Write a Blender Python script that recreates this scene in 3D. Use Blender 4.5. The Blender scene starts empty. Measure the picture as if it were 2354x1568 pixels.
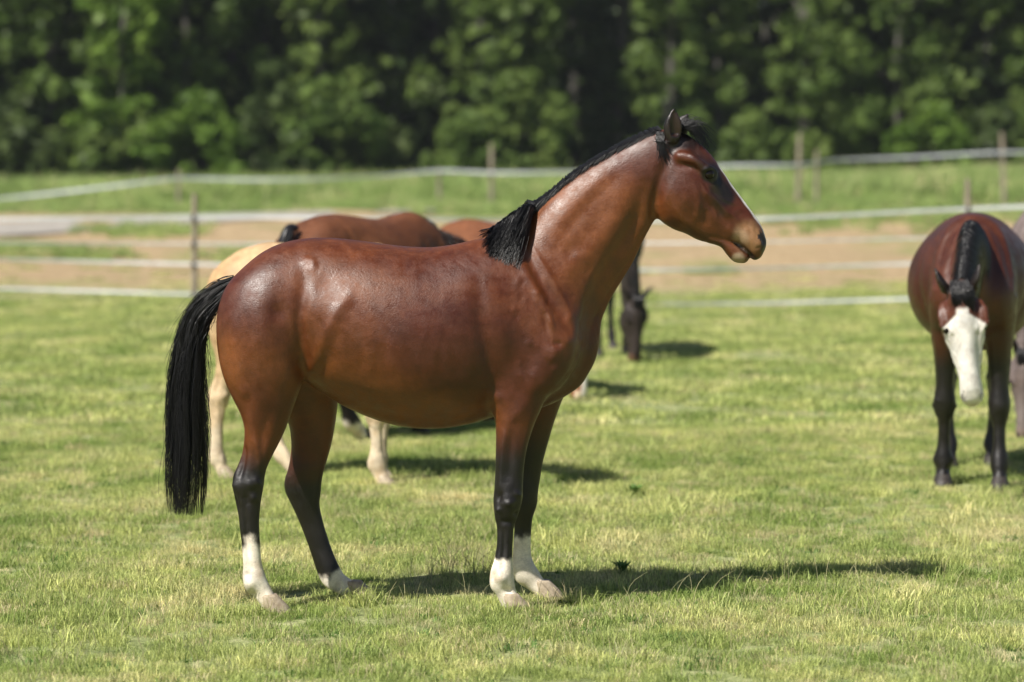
import bpy, math, random
import numpy as np
from mathutils import Vector, Matrix
random.seed(7)
RNG = np.random.default_rng(7)
R = math.radians
scn = bpy.context.scene
COL = scn.collection

# ------------------------------------------------------------------ camera
CAM_H = 1.95
FPX = 10649.0 * 0.61302            # focal length in 2354-wide picture units
CX, CY = 1177.0, 784.0
PITCH = math.atan((784 - 344) / FPX)
cam_d = bpy.data.cameras.new('camera')
cam = bpy.data.objects.new('camera', cam_d)
COL.objects.link(cam)
cam.location = (0, 0, CAM_H)
cam.rotation_euler = (math.pi / 2 - PITCH, 0, 0)
cam_d.sensor_width = 36
cam_d.lens = FPX / 2354 * 36
cam_d.clip_end = 2000
cam_d.dof.use_dof = True
cam_d.dof.focus_distance = 11.95
cam_d.dof.aperture_fstop = 1.85
scn.camera = cam

# ------------------------------------------------------------------ light
TO_SUN = Vector((-0.60, -0.56, 1.0)).normalized()
SUN_EL = math.asin(TO_SUN.z)
SUN_AZ = math.atan2(TO_SUN.x, TO_SUN.y)
world = bpy.data.worlds.new('World')
scn.world = world
world.use_nodes = True
wn = world.node_tree
wn.nodes.clear()
sky = wn.nodes.new('ShaderNodeTexSky')
sky.sky_type = 'NISHITA'
sky.sun_disc = False
sky.sun_elevation = SUN_EL
sky.sun_rotation = SUN_AZ
bg = wn.nodes.new('ShaderNodeBackground')
bg.inputs['Strength'].default_value = 0.05
wo = wn.nodes.new('ShaderNodeOutputWorld')
wn.links.new(sky.outputs[0], bg.inputs[0])
wn.links.new(bg.outputs[0], wo.inputs[0])
sun_d = bpy.data.lights.new('sun', 'SUN')
sun_d.energy = 5.0
sun_d.angle = R(0.5)
sun_d.color = (1.0, 0.95, 0.87)
sun = bpy.data.objects.new('sun', sun_d)
COL.objects.link(sun)
sun.location = (-20, -18, 32)
sun.rotation_euler = (-TO_SUN).to_track_quat('-Z', 'Y').to_euler()

scn.view_settings.view_transform = 'Standard'
scn.view_settings.look = 'None'
scn.view_settings.exposure = 0.52
scn.view_settings.gamma = 1
scn.view_settings.use_curve_mapping = False
scn.render.engine = 'CYCLES'
scn.cycles.max_bounces = 6
scn.cycles.diffuse_bounces = 2
scn.cycles.glossy_bounces = 3
scn.cycles.transparent_max_bounces = 6

# ------------------------------------------------------------------ helpers
def at(px, py, Y):
    """world point on the plane y=Y seen at photo position (px,py), 2354-wide units"""
    dx = (px - CX) / FPX
    dy = -(py - CY) / FPX
    c, s = math.cos(PITCH), math.sin(PITCH)
    d = (dx, c + s * dy, -s + c * dy)
    t = Y / d[1]
    return np.array((d[0] * t, Y, CAM_H + d[2] * t))

def sstep(a, b, x):
    t = np.clip((x - a) / (b - a), 0, 1)
    return t * t * (3 - 2 * t)

def hfun(x, y):
    """terrain height"""
    x = np.asarray(x, float); y = np.asarray(y, float)
    h = 0.16 * sstep(38, 46, y) + 0.46 * sstep(44, 62, y) - 0.03 * sstep(62, 95, y) + 0.02 * np.maximum(y - 97, 0)
    h = h + 0.017 * np.clip(x, -40, 40) * sstep(60, 100, y)
    und = 0.11 * np.sin(x * 0.9 + y * 0.35) * np.sin(y * 0.6 - x * 0.2) * sstep(38, 46, y)
    small = 0.012 * np.sin(x * 2.3 + 1.1) * np.sin(y * 1.9 + 0.4) + 0.01 * np.sin(x * 1.1 - y * 1.4)
    return h + und + small * sstep(13.5, 18, y)

def ground(px, py):
    """where the photo ray meets the terrain"""
    lo = 5.0
    Y = lo
    while Y < 300:
        p = at(px, py, Y)
        if p[2] < float(hfun(p[0], Y)):
            a, c = Y - 1.5, Y
            for _ in range(9):
                mY = (a + c) / 2; q = at(px, py, mY)
                if q[2] < float(hfun(q[0], mY)): c = mY; p = q
                else: a = mY
            return p
        Y += 1.5
    return p

def tag(o, label=None, cat=None, group=None, kind=None):
    if label: o['label'] = label
    if cat: o['category'] = cat
    if group: o['group'] = group
    if kind: o['kind'] = kind
    return o

def mesh_obj(name, verts, faces, mat=None, parent=None, smooth=False):
    me = bpy.data.meshes.new(name)
    if isinstance(verts, np.ndarray) and isinstance(faces, np.ndarray):
        nv, nf, k = len(verts), len(faces), faces.shape[1]
        me.vertices.add(nv)
        me.vertices.foreach_set('co', np.ascontiguousarray(verts, dtype=np.float32).ravel())
        me.loops.add(nf * k)
        me.loops.foreach_set('vertex_index', np.ascontiguousarray(faces, dtype=np.int32).ravel())
        me.polygons.add(nf)
        me.polygons.foreach_set('loop_start', np.arange(0, nf * k, k, dtype=np.int32))
        me.update(calc_edges=True)
        me.validate()
    else:
        me.from_pydata([tuple(map(float, v)) for v in verts], [], [tuple(map(int, f)) for f in faces])
        me.update()
    if smooth:
        me.polygons.foreach_set('use_smooth', np.ones(len(me.polygons), dtype=bool))
    if mat: me.materials.append(mat)
    o = bpy.data.objects.new(name, me)
    COL.objects.link(o)
    if parent: o.parent = parent
    return o

def empty(name, loc, rz=0.0):
    o = bpy.data.objects.new(name, None)
    o.empty_display_size = 0.2
    COL.objects.link(o)
    o.location = loc
    o.rotation_euler = (0, 0, rz)
    return o

def new_mat(name):
    m = bpy.data.materials.new(name)
    m.use_nodes = True
    nt = m.node_tree
    b = nt.nodes['Principled BSDF']
    return m, nt, b

def N(nt, t, **kw):
    n = nt.nodes.new(t)
    for k, v in kw.items():
        if k in n.inputs: n.inputs[k].default_value = v
        else: setattr(n, k, v)
    return n

def noise(nt, scale, detail=4, rough=0.6, coord=None):
    n = nt.nodes.new('ShaderNodeTexNoise')
    n.inputs['Scale'].default_value = scale
    n.inputs['Detail'].default_value = detail
    n.inputs['Roughness'].default_value = rough
    if coord is not None: nt.links.new(coord, n.inputs['Vector'])
    return n

def ramp(nt, src, stops):
    r = nt.nodes.new('ShaderNodeValToRGB')
    el = r.color_ramp.elements
    while len(el) < len(stops): el.new(0.5)
    for e, (p, c) in zip(el, stops):
        e.position = p
        e.color = (*c, 1) if len(c) == 3 else c
    nt.links.new(src, r.inputs[0])
    return r

def mixc(nt, fac, a, b, mode='MIX'):
    m = nt.nodes.new('ShaderNodeMix')
    m.data_type = 'RGBA'; m.blend_type = mode
    if isinstance(fac, float): m.inputs[0].default_value = fac
    else: nt.links.new(fac, m.inputs[0])
    for i, v in ((6, a), (7, b)):
        if isinstance(v, tuple): m.inputs[i].default_value = (*v, 1)
        else: nt.links.new(v, m.inputs[i])
    return m.outputs[2]

# ------------------------------------------------------------------ materials
def coat_material(name, rough=0.40, spec=0.5, bump=0.25):
    m, nt, b = new_mat(name)
    tc = nt.nodes.new('ShaderNodeTexCoord')
    at_ = nt.nodes.new('ShaderNodeAttribute'); at_.attribute_name = 'Col'
    n1 = noise(nt, 9, 5, 0.65, tc.outputs['Object'])
    r1 = ramp(nt, n1.outputs['Fac'], [(0.30, (0.78, 0.78, 0.78)), (0.70, (1.18, 1.14, 1.10))])
    c1 = mixc(nt, 1.0, at_.outputs['Color'], r1.outputs[0], 'MULTIPLY')
    mp = nt.nodes.new('ShaderNodeMapping'); mp.inputs['Scale'].default_value = (110, 110, 330)
    mp.inputs['Rotation'].default_value = (0, 0.7, 0)
    nt.links.new(tc.outputs['Object'], mp.inputs[0])
    n2 = noise(nt, 1.0, 3, 0.6, mp.outputs[0])
    r2 = ramp(nt, n2.outputs['Fac'], [(0.3, (0.86, 0.86, 0.86)), (0.7, (1.12, 1.12, 1.12))])
    c2 = mixc(nt, 1.0, c1, r2.outputs[0], 'MULTIPLY')
    nt.links.new(c2, b.inputs['Base Color'])
    n4 = noise(nt, 19, 6, 0.72, tc.outputs['Object'])
    rr = ramp(nt, n4.outputs['Fac'], [(0.36, (rough - .06,) * 3), (0.62, (rough + .17,) * 3)])
    c2 = mixc(nt, 1.0, c2, ramp(nt, n4.outputs['Fac'], [(0.34, (0.80, 0.78, 0.76)), (0.66, (1.18, 1.20, 1.20))]).outputs[0], 'MULTIPLY')
    nt.links.new(c2, b.inputs['Base Color'])
    nt.links.new(rr.outputs[0], b.inputs['Roughness'])
    b.inputs['Specular IOR Level'].default_value = spec
    n3 = noise(nt, 60, 5, 0.75, tc.outputs['Object'])
    add = nt.nodes.new('ShaderNodeMath'); add.operation = 'ADD'
    sc = nt.nodes.new('ShaderNodeMath'); sc.operation = 'MULTIPLY'; sc.inputs[1].default_value = 0.8
    nt.links.new(n2.outputs['Fac'], sc.inputs[0])
    nt.links.new(n3.outputs['Fac'], add.inputs[0]); nt.links.new(sc.outputs[0], add.inputs[1])
    bp = nt.nodes.new('ShaderNodeBump'); bp.inputs['Strength'].default_value = bump
    bp.inputs['Distance'].default_value = 0.004
    nt.links.new(add.outputs[0], bp.inputs['Height'])
    nt.links.new(bp.outputs[0], b.inputs['Normal'])
    return m

M_COAT = coat_material('horse_coat', 0.36, 0.55, 0.36)
M_COAT_MATTE = coat_material('horse_coat_matte', 0.5, 0.25, 0.25)

def hair_material(name, col, rough=0.36):
    m, nt, b = new_mat(name)
    tc = nt.nodes.new('ShaderNodeTexCoord')
    n = noise(nt, 70, 3, 0.7, tc.outputs['Object'])
    r = ramp(nt, n.outputs['Fac'], [(0.3, tuple(c * 0.6 for c in col)), (0.75, tuple(c * 1.7 for c in col))])
    nt.links.new(r.outputs[0], b.inputs['Base Color'])
    b.inputs['Roughness'].default_value = rough
    b.inputs['Specular IOR Level'].default_value = 0.45
    return m
M_HAIR = hair_material('black_hair', (0.010, 0.0095, 0.0105))
M_HAIR_PALE = hair_material('cream_hair', (0.62, 0.52, 0.36), 0.5)

m, nt, b = new_mat('eye_dark'); M_EYE = m
b.inputs['Base Color'].default_value = (0.008, 0.005, 0.004, 1); b.inputs['Roughness'].default_value = 0.12
b.inputs['Specular IOR Level'].default_value = 0.35

def simple_noise_mat(name, c1, c2, scale, rough=0.8, bump=0.3, dist=0.01, spec=0.3):
    m, nt, b = new_mat(name)
    tc = nt.nodes.new('ShaderNodeTexCoord')
    n = noise(nt, scale, 6, 0.65, tc.outputs['Object'])
    r = ramp(nt, n.outputs['Fac'], [(0.32, c1), (0.68, c2)])
    nt.links.new(r.outputs[0], b.inputs['Base Color'])
    b.inputs['Roughness'].default_value = rough
    b.inputs['Specular IOR Level'].default_value = spec
    bp = nt.nodes.new('ShaderNodeBump'); bp.inputs['Strength'].default_value = bump
    bp.inputs['Distance'].default_value = dist
    nt.links.new(n.outputs['Fac'], bp.inputs['Height']); nt.links.new(bp.outputs[0], b.inputs['Normal'])
    return m
M_HOOF_PALE = simple_noise_mat('hoof_pale', (0.27, 0.21, 0.14), (0.50, 0.42, 0.31), 30, 0.6)
M_HOOF_DARK = simple_noise_mat('hoof_dark', (0.02, 0.018, 0.016), (0.06, 0.05, 0.045), 30, 0.5)
M_POST = simple_noise_mat('weathered_wood', (0.20, 0.16, 0.12), (0.36, 0.30, 0.24), 14, 0.85, 0.5)
M_TAPE = simple_noise_mat('fence_tape', (0.40, 0.41, 0.42), (0.56, 0.57, 0.58), 6, 0.5)
M_TAPE_FAR = simple_noise_mat('fence_tape_grey', (0.36, 0.38, 0.40), (0.52, 0.54, 0.56), 4, 0.5)
M_BARK = simple_noise_mat('bark', (0.05, 0.045, 0.038), (0.16, 0.15, 0.13), 8, 0.9, 0.6, 0.03)
M_BARK_PALE = simple_noise_mat('pale_bark', (0.20, 0.19, 0.17), (0.40, 0.38, 0.35), 6, 0.9, 0.6, 0.03)
M_TRACK = simple_noise_mat('gravel_track', (0.26, 0.24, 0.21), (0.38, 0.35, 0.31), 3, 0.95, 0.3)

def leaf_material(name, dark, light, trans=0.35, scale=0.6, straw=None):
    m, nt, b = new_mat(name)
    nt.nodes.remove(b)
    out = nt.nodes['Material Output']
    geo = nt.nodes.new('ShaderNodeNewGeometry')
    oi = nt.nodes.new('ShaderNodeObjectInfo')
    n = noise(nt, scale, 4, 0.6, geo.outputs['Position'])
    r = ramp(nt, n.outputs['Fac'], [(0.32, dark), (0.68, light)] if straw is None else [(0.34, dark), (0.47, tuple((a + b) / 2 for a, b in zip(dark, light))), (0.56, light), (0.68, straw)])
    rr = ramp(nt, oi.outputs['Random'], [(0.0, (0.78, 0.82, 0.75)), (1.0, (1.22, 1.15, 1.1))])
    c0 = mixc(nt, 1.0, r.outputs[0], rr.outputs[0], 'MULTIPLY')
    isl = ramp(nt, geo.outputs['Random Per Island'], [(0.0, (0.7, 0.72, 0.7)), (1.0, (1.3, 1.26, 1.2))] if straw is None else [(0.0, (0.42, 0.46, 0.40)), (0.75, (1.1, 1.1, 1.05)), (1.0, (1.65, 1.55, 1.6))])
    c = mixc(nt, 1.0, c0, isl.outputs[0], 'MULTIPLY')
    d = nt.nodes.new('ShaderNodeBsdfDiffuse'); t = nt.nodes.new('ShaderNodeBsdfTranslucent')
    g = nt.nodes.new('ShaderNodeBsdfGlossy'); g.inputs['Roughness'].default_value = 0.45
    g.inputs['Color'].default_value = (1, 1, 1, 1)
    nt.links.new(c, d.inputs[0]); nt.links.new(c, t.inputs[0])
    m1 = nt.nodes.new('ShaderNodeMixShader'); m1.inputs[0].default_value = trans
    m2 = nt.nodes.new('ShaderNodeMixShader'); m2.inputs[0].default_value = 0.008
    nt.links.new(d.outputs[0], m1.inputs[1]); nt.links.new(t.outputs[0], m1.inputs[2])
    nt.links.new(m1.outputs[0], m2.inputs[1]); nt.links.new(g.outputs[0], m2.inputs[2])
    nt.links.new(m2.outputs[0], out.inputs['Surface'])
    return m

M_LEAF = leaf_material('leaf_green', (0.080, 0.138, 0.032), (0.185, 0.260, 0.074), .45)
M_LEAF_BRIGHT = leaf_material('leaf_bright', (0.085, 0.165, 0.028), (0.20, 0.31, 0.065), .45)
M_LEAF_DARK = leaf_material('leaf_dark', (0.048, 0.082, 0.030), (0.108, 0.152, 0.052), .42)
M_GRASS = leaf_material('pasture_grass', (0.29, 0.40, 0.115), (0.60, 0.65, 0.27), 0.42, 1.0, (0.78, 0.73, 0.43))
M_GRASS_DRY = leaf_material('dry_grass', (0.52, 0.48, 0.27), (0.70, 0.64, 0.42), 0.35, 1.3)
M_TALL = leaf_material('bank_grass', (0.26, 0.38, 0.12), (0.44, 0.54, 0.23), 0.42, 0.25)
M_WEED = leaf_material('weed_leaf', (0.09, 0.18, 0.05), (0.18, 0.30, 0.09), 0.3, 3)

def haze_box():
    V = [(x, y, z) for x in (-90, 90) for y in (-12, 135) for z in (-1, 24)]
    F = [(0, 1, 3, 2), (4, 6, 7, 5), (0, 4, 5, 1), (2, 3, 7, 6), (0, 2, 6, 4), (1, 5, 7, 3)]
    m = bpy.data.materials.new('air'); m.use_nodes = True
    nt = m.node_tree; nt.nodes.clear()
    out = nt.nodes.new('ShaderNodeOutputMaterial'); v = nt.nodes.new('ShaderNodeVolumePrincipled')
    v.inputs['Color'].default_value = (0.86, 0.92, 1.0, 1); v.inputs['Density'].default_value = 0.00020
    v.inputs['Anisotropy'].default_value = 0.0
    nt.links.new(v.outputs[0], out.inputs['Volume'])
    tag(mesh_obj('haze', V, F, m), kind='stuff')
haze_box()

# terrain material
m, nt, b = new_mat('pasture_ground'); M_GROUND = m
geo = nt.nodes.new('ShaderNodeNewGeometry')
sep = nt.nodes.new('ShaderNodeSeparateXYZ'); nt.links.new(geo.outputs['Position'], sep.inputs[0])
nA = noise(nt, 0.5, 6, 0.65, geo.outputs['Position'])
nB = noise(nt, 7.0, 6, 0.7, geo.outputs['Position'])
nC = noise(nt, 0.16, 5, 0.7, geo.outputs['Position'])
green = ramp(nt, nB.outputs['Fac'], [(0.3, (0.10, 0.12, 0.05)), (0.5, (0.25, 0.29, 0.12)), (0.72, (0.46, 0.45, 0.26))])
soil = ramp(nt, nB.outputs['Fac'], [(0.28, (0.20, 0.145, 0.085)), (0.5, (0.36, 0.265, 0.155)), (0.75, (0.50, 0.39, 0.245))])
soil2 = mixc(nt, ramp(nt, nA.outputs['Fac'], [(0.52, (0, 0, 0)), (0.64, (.8, .8, .8))]).outputs[0], soil.outputs[0], (0.22, 0.24, 0.09))
bank = ramp(nt, nB.outputs['Fac'], [(0.3, (0.09, 0.13, 0.035)), (0.7, (0.20, 0.26, 0.08))])
nF = noise(nt, 75.0, 4, 0.8, geo.outputs['Position'])
fine = ramp(nt, nF.outputs['Fac'], [(0.38, (0.45, 0.47, 0.42)), (0.60, (1.35, 1.32, 1.3))])
green_fine = mixc(nt, 1.0, green.outputs[0], fine.outputs[0], 'MULTIPLY')
def yfade(a, b_, amp):
    mm = nt.nodes.new('ShaderNodeMath'); mm.operation = 'MULTIPLY_ADD'
    nt.links.new(nC.outputs['Fac'], mm.inputs[0]); mm.inputs[1].default_value = amp
    nt.links.new(sep.outputs['Y'], mm.inputs[2])
    mr = nt.nodes.new('ShaderNodeMapRange'); mr.interpolation_type = 'SMOOTHSTEP'
    mr.inputs['From Min'].default_value = a + amp * .5; mr.inputs['From Max'].default_value = b_ + amp * .5
    nt.links.new(mm.outputs[0], mr.inputs['Value'])
    return mr.outputs[0]
c1 = mixc(nt, yfade(36.5, 41.5, 5.0), green_fine, soil2)
c2 = mixc(nt, yfade(59.0, 61.0, 3.0), c1, bank.outputs[0])
nt.links.new(c2, b.inputs['Base Color'])
b.inputs['Roughness'].default_value = 0.95
b.inputs['Specular IOR Level'].default_value = 0.1
bp = nt.nodes.new('ShaderNodeBump'); bp.inputs['Strength'].default_value = 0.6; bp.inputs['Distance'].default_value = 0.05
nt.links.new(nB.outputs['Fac'], bp.inputs['Height']); nt.links.new(bp.outputs[0], b.inputs['Normal'])

# ------------------------------------------------------------------ terrain
def build_terrain():
    xs = np.concatenate([np.arange(-400, -60, 20.0), np.arange(-60, 60, 0.75), np.arange(60, 401, 20.0)])
    ys = np.concatenate([np.arange(-60, 0, 10.0), np.arange(0, 36, 1.0), np.arange(36, 68, 0.5), np.arange(68, 130, 2.0), np.arange(130, 600, 30.0)])
    X, Y = np.meshgrid(xs, ys)
    Z = hfun(X, Y)
    V = np.stack([X, Y, Z], -1).reshape(-1, 3)
    nx, ny = len(xs), len(ys)
    i = (np.arange(ny - 1)[:, None] * nx + np.arange(nx - 1)[None, :]).ravel()
    F = np.stack([i, i + 1, i + nx + 1, i + nx], -1)
    o = mesh_obj('ground', V, F, M_GROUND, smooth=True)
    tag(o, 'short pasture turf running back to bare sandy soil and a grassy bank', kind='structure')
build_terrain()

def build_track():
    near = [(-500, 550), (-250, 548), (0, 545), (150, 537), (300, 525), (450, 515), (600, 506), (750, 499), (900, 492), (1000, 488)]
    far = [(-500, 522), (-250, 518), (0, 514), (150, 508), (300, 502), (450, 496), (600, 492), (750, 488), (900, 485), (1000, 484)]
    V, F = [], []
    for a, c in zip(near, far):
        p, q = ground(*a), ground(*c)
        for k in range(5):
            t = k / 4
            g = p * (1 - t) + q * t
            g[2] = hfun(g[0], g[1]) + 0.03
            V.append(g)
    for i in range(len(near) - 1):
        for k in range(4):
            j = i * 5 + k
            F.append((j, j + 5, j + 6, j + 1))
    tag(mesh_obj('track', V, F, M_TRACK, smooth=True), 'pale gravel track crossing the bank behind the fence', kind='structure')
build_track()

# ------------------------------------------------------------------ SDF sculpting
class Sculpt:
    def __init__(self, lo, hi, vox):
        self.vox = vox
        self.lo = np.array(lo, float)
        self.n = np.ceil((np.array(hi) - self.lo) / vox).astype(int) + 1
        self.ax = [(self.lo[i] + vox * np.arange(self.n[i])).astype(np.float32) for i in range(3)]
        self.F = np.full(self.n, 1.0, np.float32)
        self.L = np.zeros(self.n, np.uint8)
        self.S = np.zeros(self.n, np.float32)
        self.Lm = np.full(self.n, 9.0, np.float32)
        self.names = ['none']
    def _slices(self, c, ext):
        s = []
        for i in range(3):
            a = int(math.floor((c[i] - ext[i] - self.lo[i]) / self.vox)); b = int(math.ceil((c[i] + ext[i] - self.lo[i]) / self.vox)) + 1
            s.append((max(a, 0), min(b, self.n[i])))
        return s
    def loft(self, name, els, k=0.03, sub=False):
        """els: list of (centre, R(3x3 rows = axes), radii(3), s)"""
        pad = k + 2 * self.vox
        lo = np.full(3, 1e9); hi = -lo
        boxes = []
        for c, Rm, r, s in els:
            ext = np.sqrt(((Rm * r[:, None]) ** 2).sum(0)) + pad
            boxes.append(ext)
            lo = np.minimum(lo, c - ext); hi = np.maximum(hi, c + ext)
        mid = (lo + hi) / 2
        sl = self._slices(mid, (hi - lo) / 2)
        if any(b <= a for a, b in sl): return
        off = [a for a, b in sl]
        D = np.full([b - a for a, b in sl], 1.0, np.float32)
        T = np.zeros_like(D)
        for (c, Rm, r, s), ext in zip(els, boxes):
            q = self._slices(c, ext)
            if any(b <= a for a, b in q): continue
            X = self.ax[0][q[0][0]:q[0][1]][:, None, None] - np.float32(c[0])
            Y = self.ax[1][q[1][0]:q[1][1]][None, :, None] - np.float32(c[1])
            Z = self.ax[2][q[2][0]:q[2][1]][None, None, :] - np.float32(c[2])
            k0 = 0; k1 = 0
            for a in range(3):
                u = (np.float32(Rm[a, 0] / r[a]) * X + np.float32(Rm[a, 1] / r[a]) * Y + np.float32(Rm[a, 2] / r[a]) * Z)
                u2 = u * u
                k0 = k0 + u2; k1 = k1 + u2 * np.float32(1 / r[a] ** 2)
            k0 = np.sqrt(k0); k1 = np.sqrt(k1) + 1e-6
            d = k0 * (k0 - 1) / k1
            w = tuple(slice(q[i][0] - off[i], q[i][1] - off[i]) for i in range(3))
            m_ = d < D[w]
            D[w][m_] = d[m_]
            T[w][m_] = s
        g = tuple(slice(a, b) for a, b in sl)
        A = self.F[g]
        if sub:
            B = -D
            h = np.maximum(k - np.abs(A - B), 0) / k
            h[D > 0.9] = 0
            res = np.maximum(A, B) + h * h * k * 0.25
            self.F[g] = np.where(D < 0.9, res, A)
            near = D < 0.006
        else:
            h = np.maximum(k - np.abs(A - D), 0) / k
            self.F[g] = np.minimum(A, D) - h * h * k * 0.25
            near = None
        if name not in self.names: self.names.append(name)
        idx = self.names.index(name)
        if sub:
            self.L[g][near] = idx; self.Lm[g][near] = -9
        else:
            m_ = D < self.Lm[g]
            self.Lm[g][m_] = D[m_]; self.L[g][m_] = idx; self.S[g][m_] = T[m_]
    def mesh(self, smooth=3):
        F = self.F; n = self.n
        F[0] = F[-1] = 1; F[:, 0] = F[:, -1] = 1; F[:, :, 0] = F[:, :, -1] = 1
        ins = F < 0
        acc = {}
        # candidate cells: any corner inside and any outside
        c = ins[:-1, :-1, :-1].astype(np.uint8)
        cnt = np.zeros([n[0] - 1, n[1] - 1, n[2] - 1], np.uint8)
        for a in (0, 1):
            for b_ in (0, 1):
                for d in (0, 1):
                    cnt += ins[a:n[0] - 1 + a, b_:n[1] - 1 + b_, d:n[2] - 1 + d]
        cells = np.argwhere((cnt > 0) & (cnt < 8))
        idmap = np.full(cnt.shape, -1, np.int32)
        idmap[cells[:, 0], cells[:, 1], cells[:, 2]] = np.arange(len(cells))
        corners = np.array([(a, b_, d) for a in (0, 1) for b_ in (0, 1) for d in (0, 1)])
        vals = np.stack([F[cells[:, 0] + k[0], cells[:, 1] + k[1], cells[:, 2] + k[2]] for k in corners], 1)
        P = np.zeros((len(cells), 3)); W = np.zeros(len(cells))
        for i in range(8):
            for ax in range(3):
                if corners[i][ax] == 0:
                    j = i + (4, 2, 1)[ax]
                    f0, f1 = vals[:, i], vals[:, j]
                    cr = (f0 < 0) != (f1 < 0)
                    t = np.where(cr, f0 / np.where(cr, f0 - f1, 1), 0)
                    p = corners[i][None, :].astype(float).repeat(len(cells), 0)
                    p[:, ax] += t
                    P += p * cr[:, None]; W += cr
        P /= W[:, None]
        V = self.lo + (cells + P) * self.vox
        quads = []
        for ax in range(3):
            b1, b2 = [(1, 2), (2, 0), (0, 1)][ax]
            s0 = [slice(1, n[i] - 1) for i in range(3)]; s1 = list(s0)
            s0[ax] = slice(0, n[ax] - 1); s1[ax] = slice(1, n[ax])
            a0, a1 = ins[tuple(s0)], ins[tuple(s1)]
            e = np.argwhere(a0 != a1)
            base = e.copy()
            for i in range(3):
                if i != ax: base[:, i] += 1
            sgn = a0[e[:, 0], e[:, 1], e[:, 2]]
            def cell(d1, d2):
                q = base.copy(); q[:, b1] -= d1; q[:, b2] -= d2
                return idmap[q[:, 0], q[:, 1], q[:, 2]]
            qa, qb, qc, qd = cell(1, 1), cell(0, 1), cell(0, 0), cell(1, 0)
            Q = np.stack([qa, qb, qc, qd], 1)
            Q[~sgn] = Q[~sgn][:, ::-1]
            quads.append(Q)
        Q = np.concatenate(quads)
        E = np.concatenate([Q[:, [0, 1]], Q[:, [1, 2]], Q[:, [2, 3]], Q[:, [3, 0]]])
        E = np.concatenate([E, E[:, ::-1]])
        deg = np.bincount(E[:, 0], minlength=len(V))[:, None]
        def lap(V):
            s = np.stack([np.bincount(E[:, 0], weights=V[E[:, 1], i], minlength=len(V)) for i in range(3)], 1)
            return s / np.maximum(deg, 1) - V
        for _ in range(smooth):
            V = V + 0.55 * lap(V)
            V = V - 0.56 * lap(V)
        self.V, self.Q, self.lap = V, Q, lap
        gi = np.clip(np.round((V - self.lo) / self.vox).astype(int), 0, n - 1)
        self.vl = self.L[gi[:, 0], gi[:, 1], gi[:, 2]]
        self.vs = self.S[gi[:, 0], gi[:, 1], gi[:, 2]]
        return V, Q
    def normals(self):
        V, Q = self.V, self.Q
        fn = np.cross(V[Q[:, 2]] - V[Q[:, 0]], V[Q[:, 3]] - V[Q[:, 1]])
        nn = np.zeros_like(V)
        for k in range(4):
            for i in range(3):
                nn[:, i] += np.bincount(Q[:, k], weights=fn[:, i], minlength=len(V))
        return nn / np.maximum(np.linalg.norm(nn, axis=1)[:, None], 1e-12)

def catmull(P, t):
    """P (n,d) control rows, t float array in [0,n-1]"""
    n = len(P)
    i = np.clip(np.floor(t).astype(int), 0, n - 2); f = (t - i)[:, None]
    p0 = P[np.clip(i - 1, 0, n - 1)]; p1 = P[i]; p2 = P[i + 1]; p3 = P[np.clip(i + 2, 0, n - 1)]
    return 0.5 * (2 * p1 + (p2 - p0) * f + (2 * p0 - 5 * p1 + 4 * p2 - p3) * f ** 2 + (3 * p1 - p0 - 3 * p2 + p3) * f ** 3)

def loft_els(st, caxial=0.7, dens=8):
    """st: list of (centre(3), halfvec(3), lateral dir(3), b). returns ellipsoids"""
    P = np.array([np.concatenate([c, h, l, [b]]) for c, h, l, b in st])
    n = len(P)
    fine = catmull(P, np.linspace(0, n - 1, (n - 1) * 24 + 1))
    ts = np.linspace(0, n - 1, (n - 1) * 24 + 1)
    out = []; acc = 1e9; last = None
    for row, t in zip(fine, ts):
        c, h, l, b = row[:3], row[3:6], row[6:9], max(row[9], 0.004)
        a = max(np.linalg.norm(h), 0.004)
        r0 = caxial * min(a, b)
        if last is not None:
            acc += np.linalg.norm(c - last)
        last = c
        if acc >= r0 / dens or t == ts[-1]:
            acc = 0
            A = h / a
            Lv = l - A * (A @ l); Lv /= np.linalg.norm(Lv)
            X = np.cross(A, Lv)
            out.append((c, np.array([X, A, Lv]), np.array([r0, a, b]), t))
    return out

# ------------------------------------------------------------------ the horse template, traced in the photo's side view
HX = float(at(890, 1400, 12)[0])
def W(px, py, yo=0.0):
    p = at(px, py, 12 + yo)
    return np.array((p[0] - HX, yo, p[2]))
YL = np.array((0, 1.0, 0))
def pairs(L):
    st = []
    for (x1, y1, x2, y2, b, yo) in L:
        p, q = W(x1, y1, yo), W(x2, y2, yo)
        st.append(((p + q) / 2, (p - q) / 2, YL, b))
    return st

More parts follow.
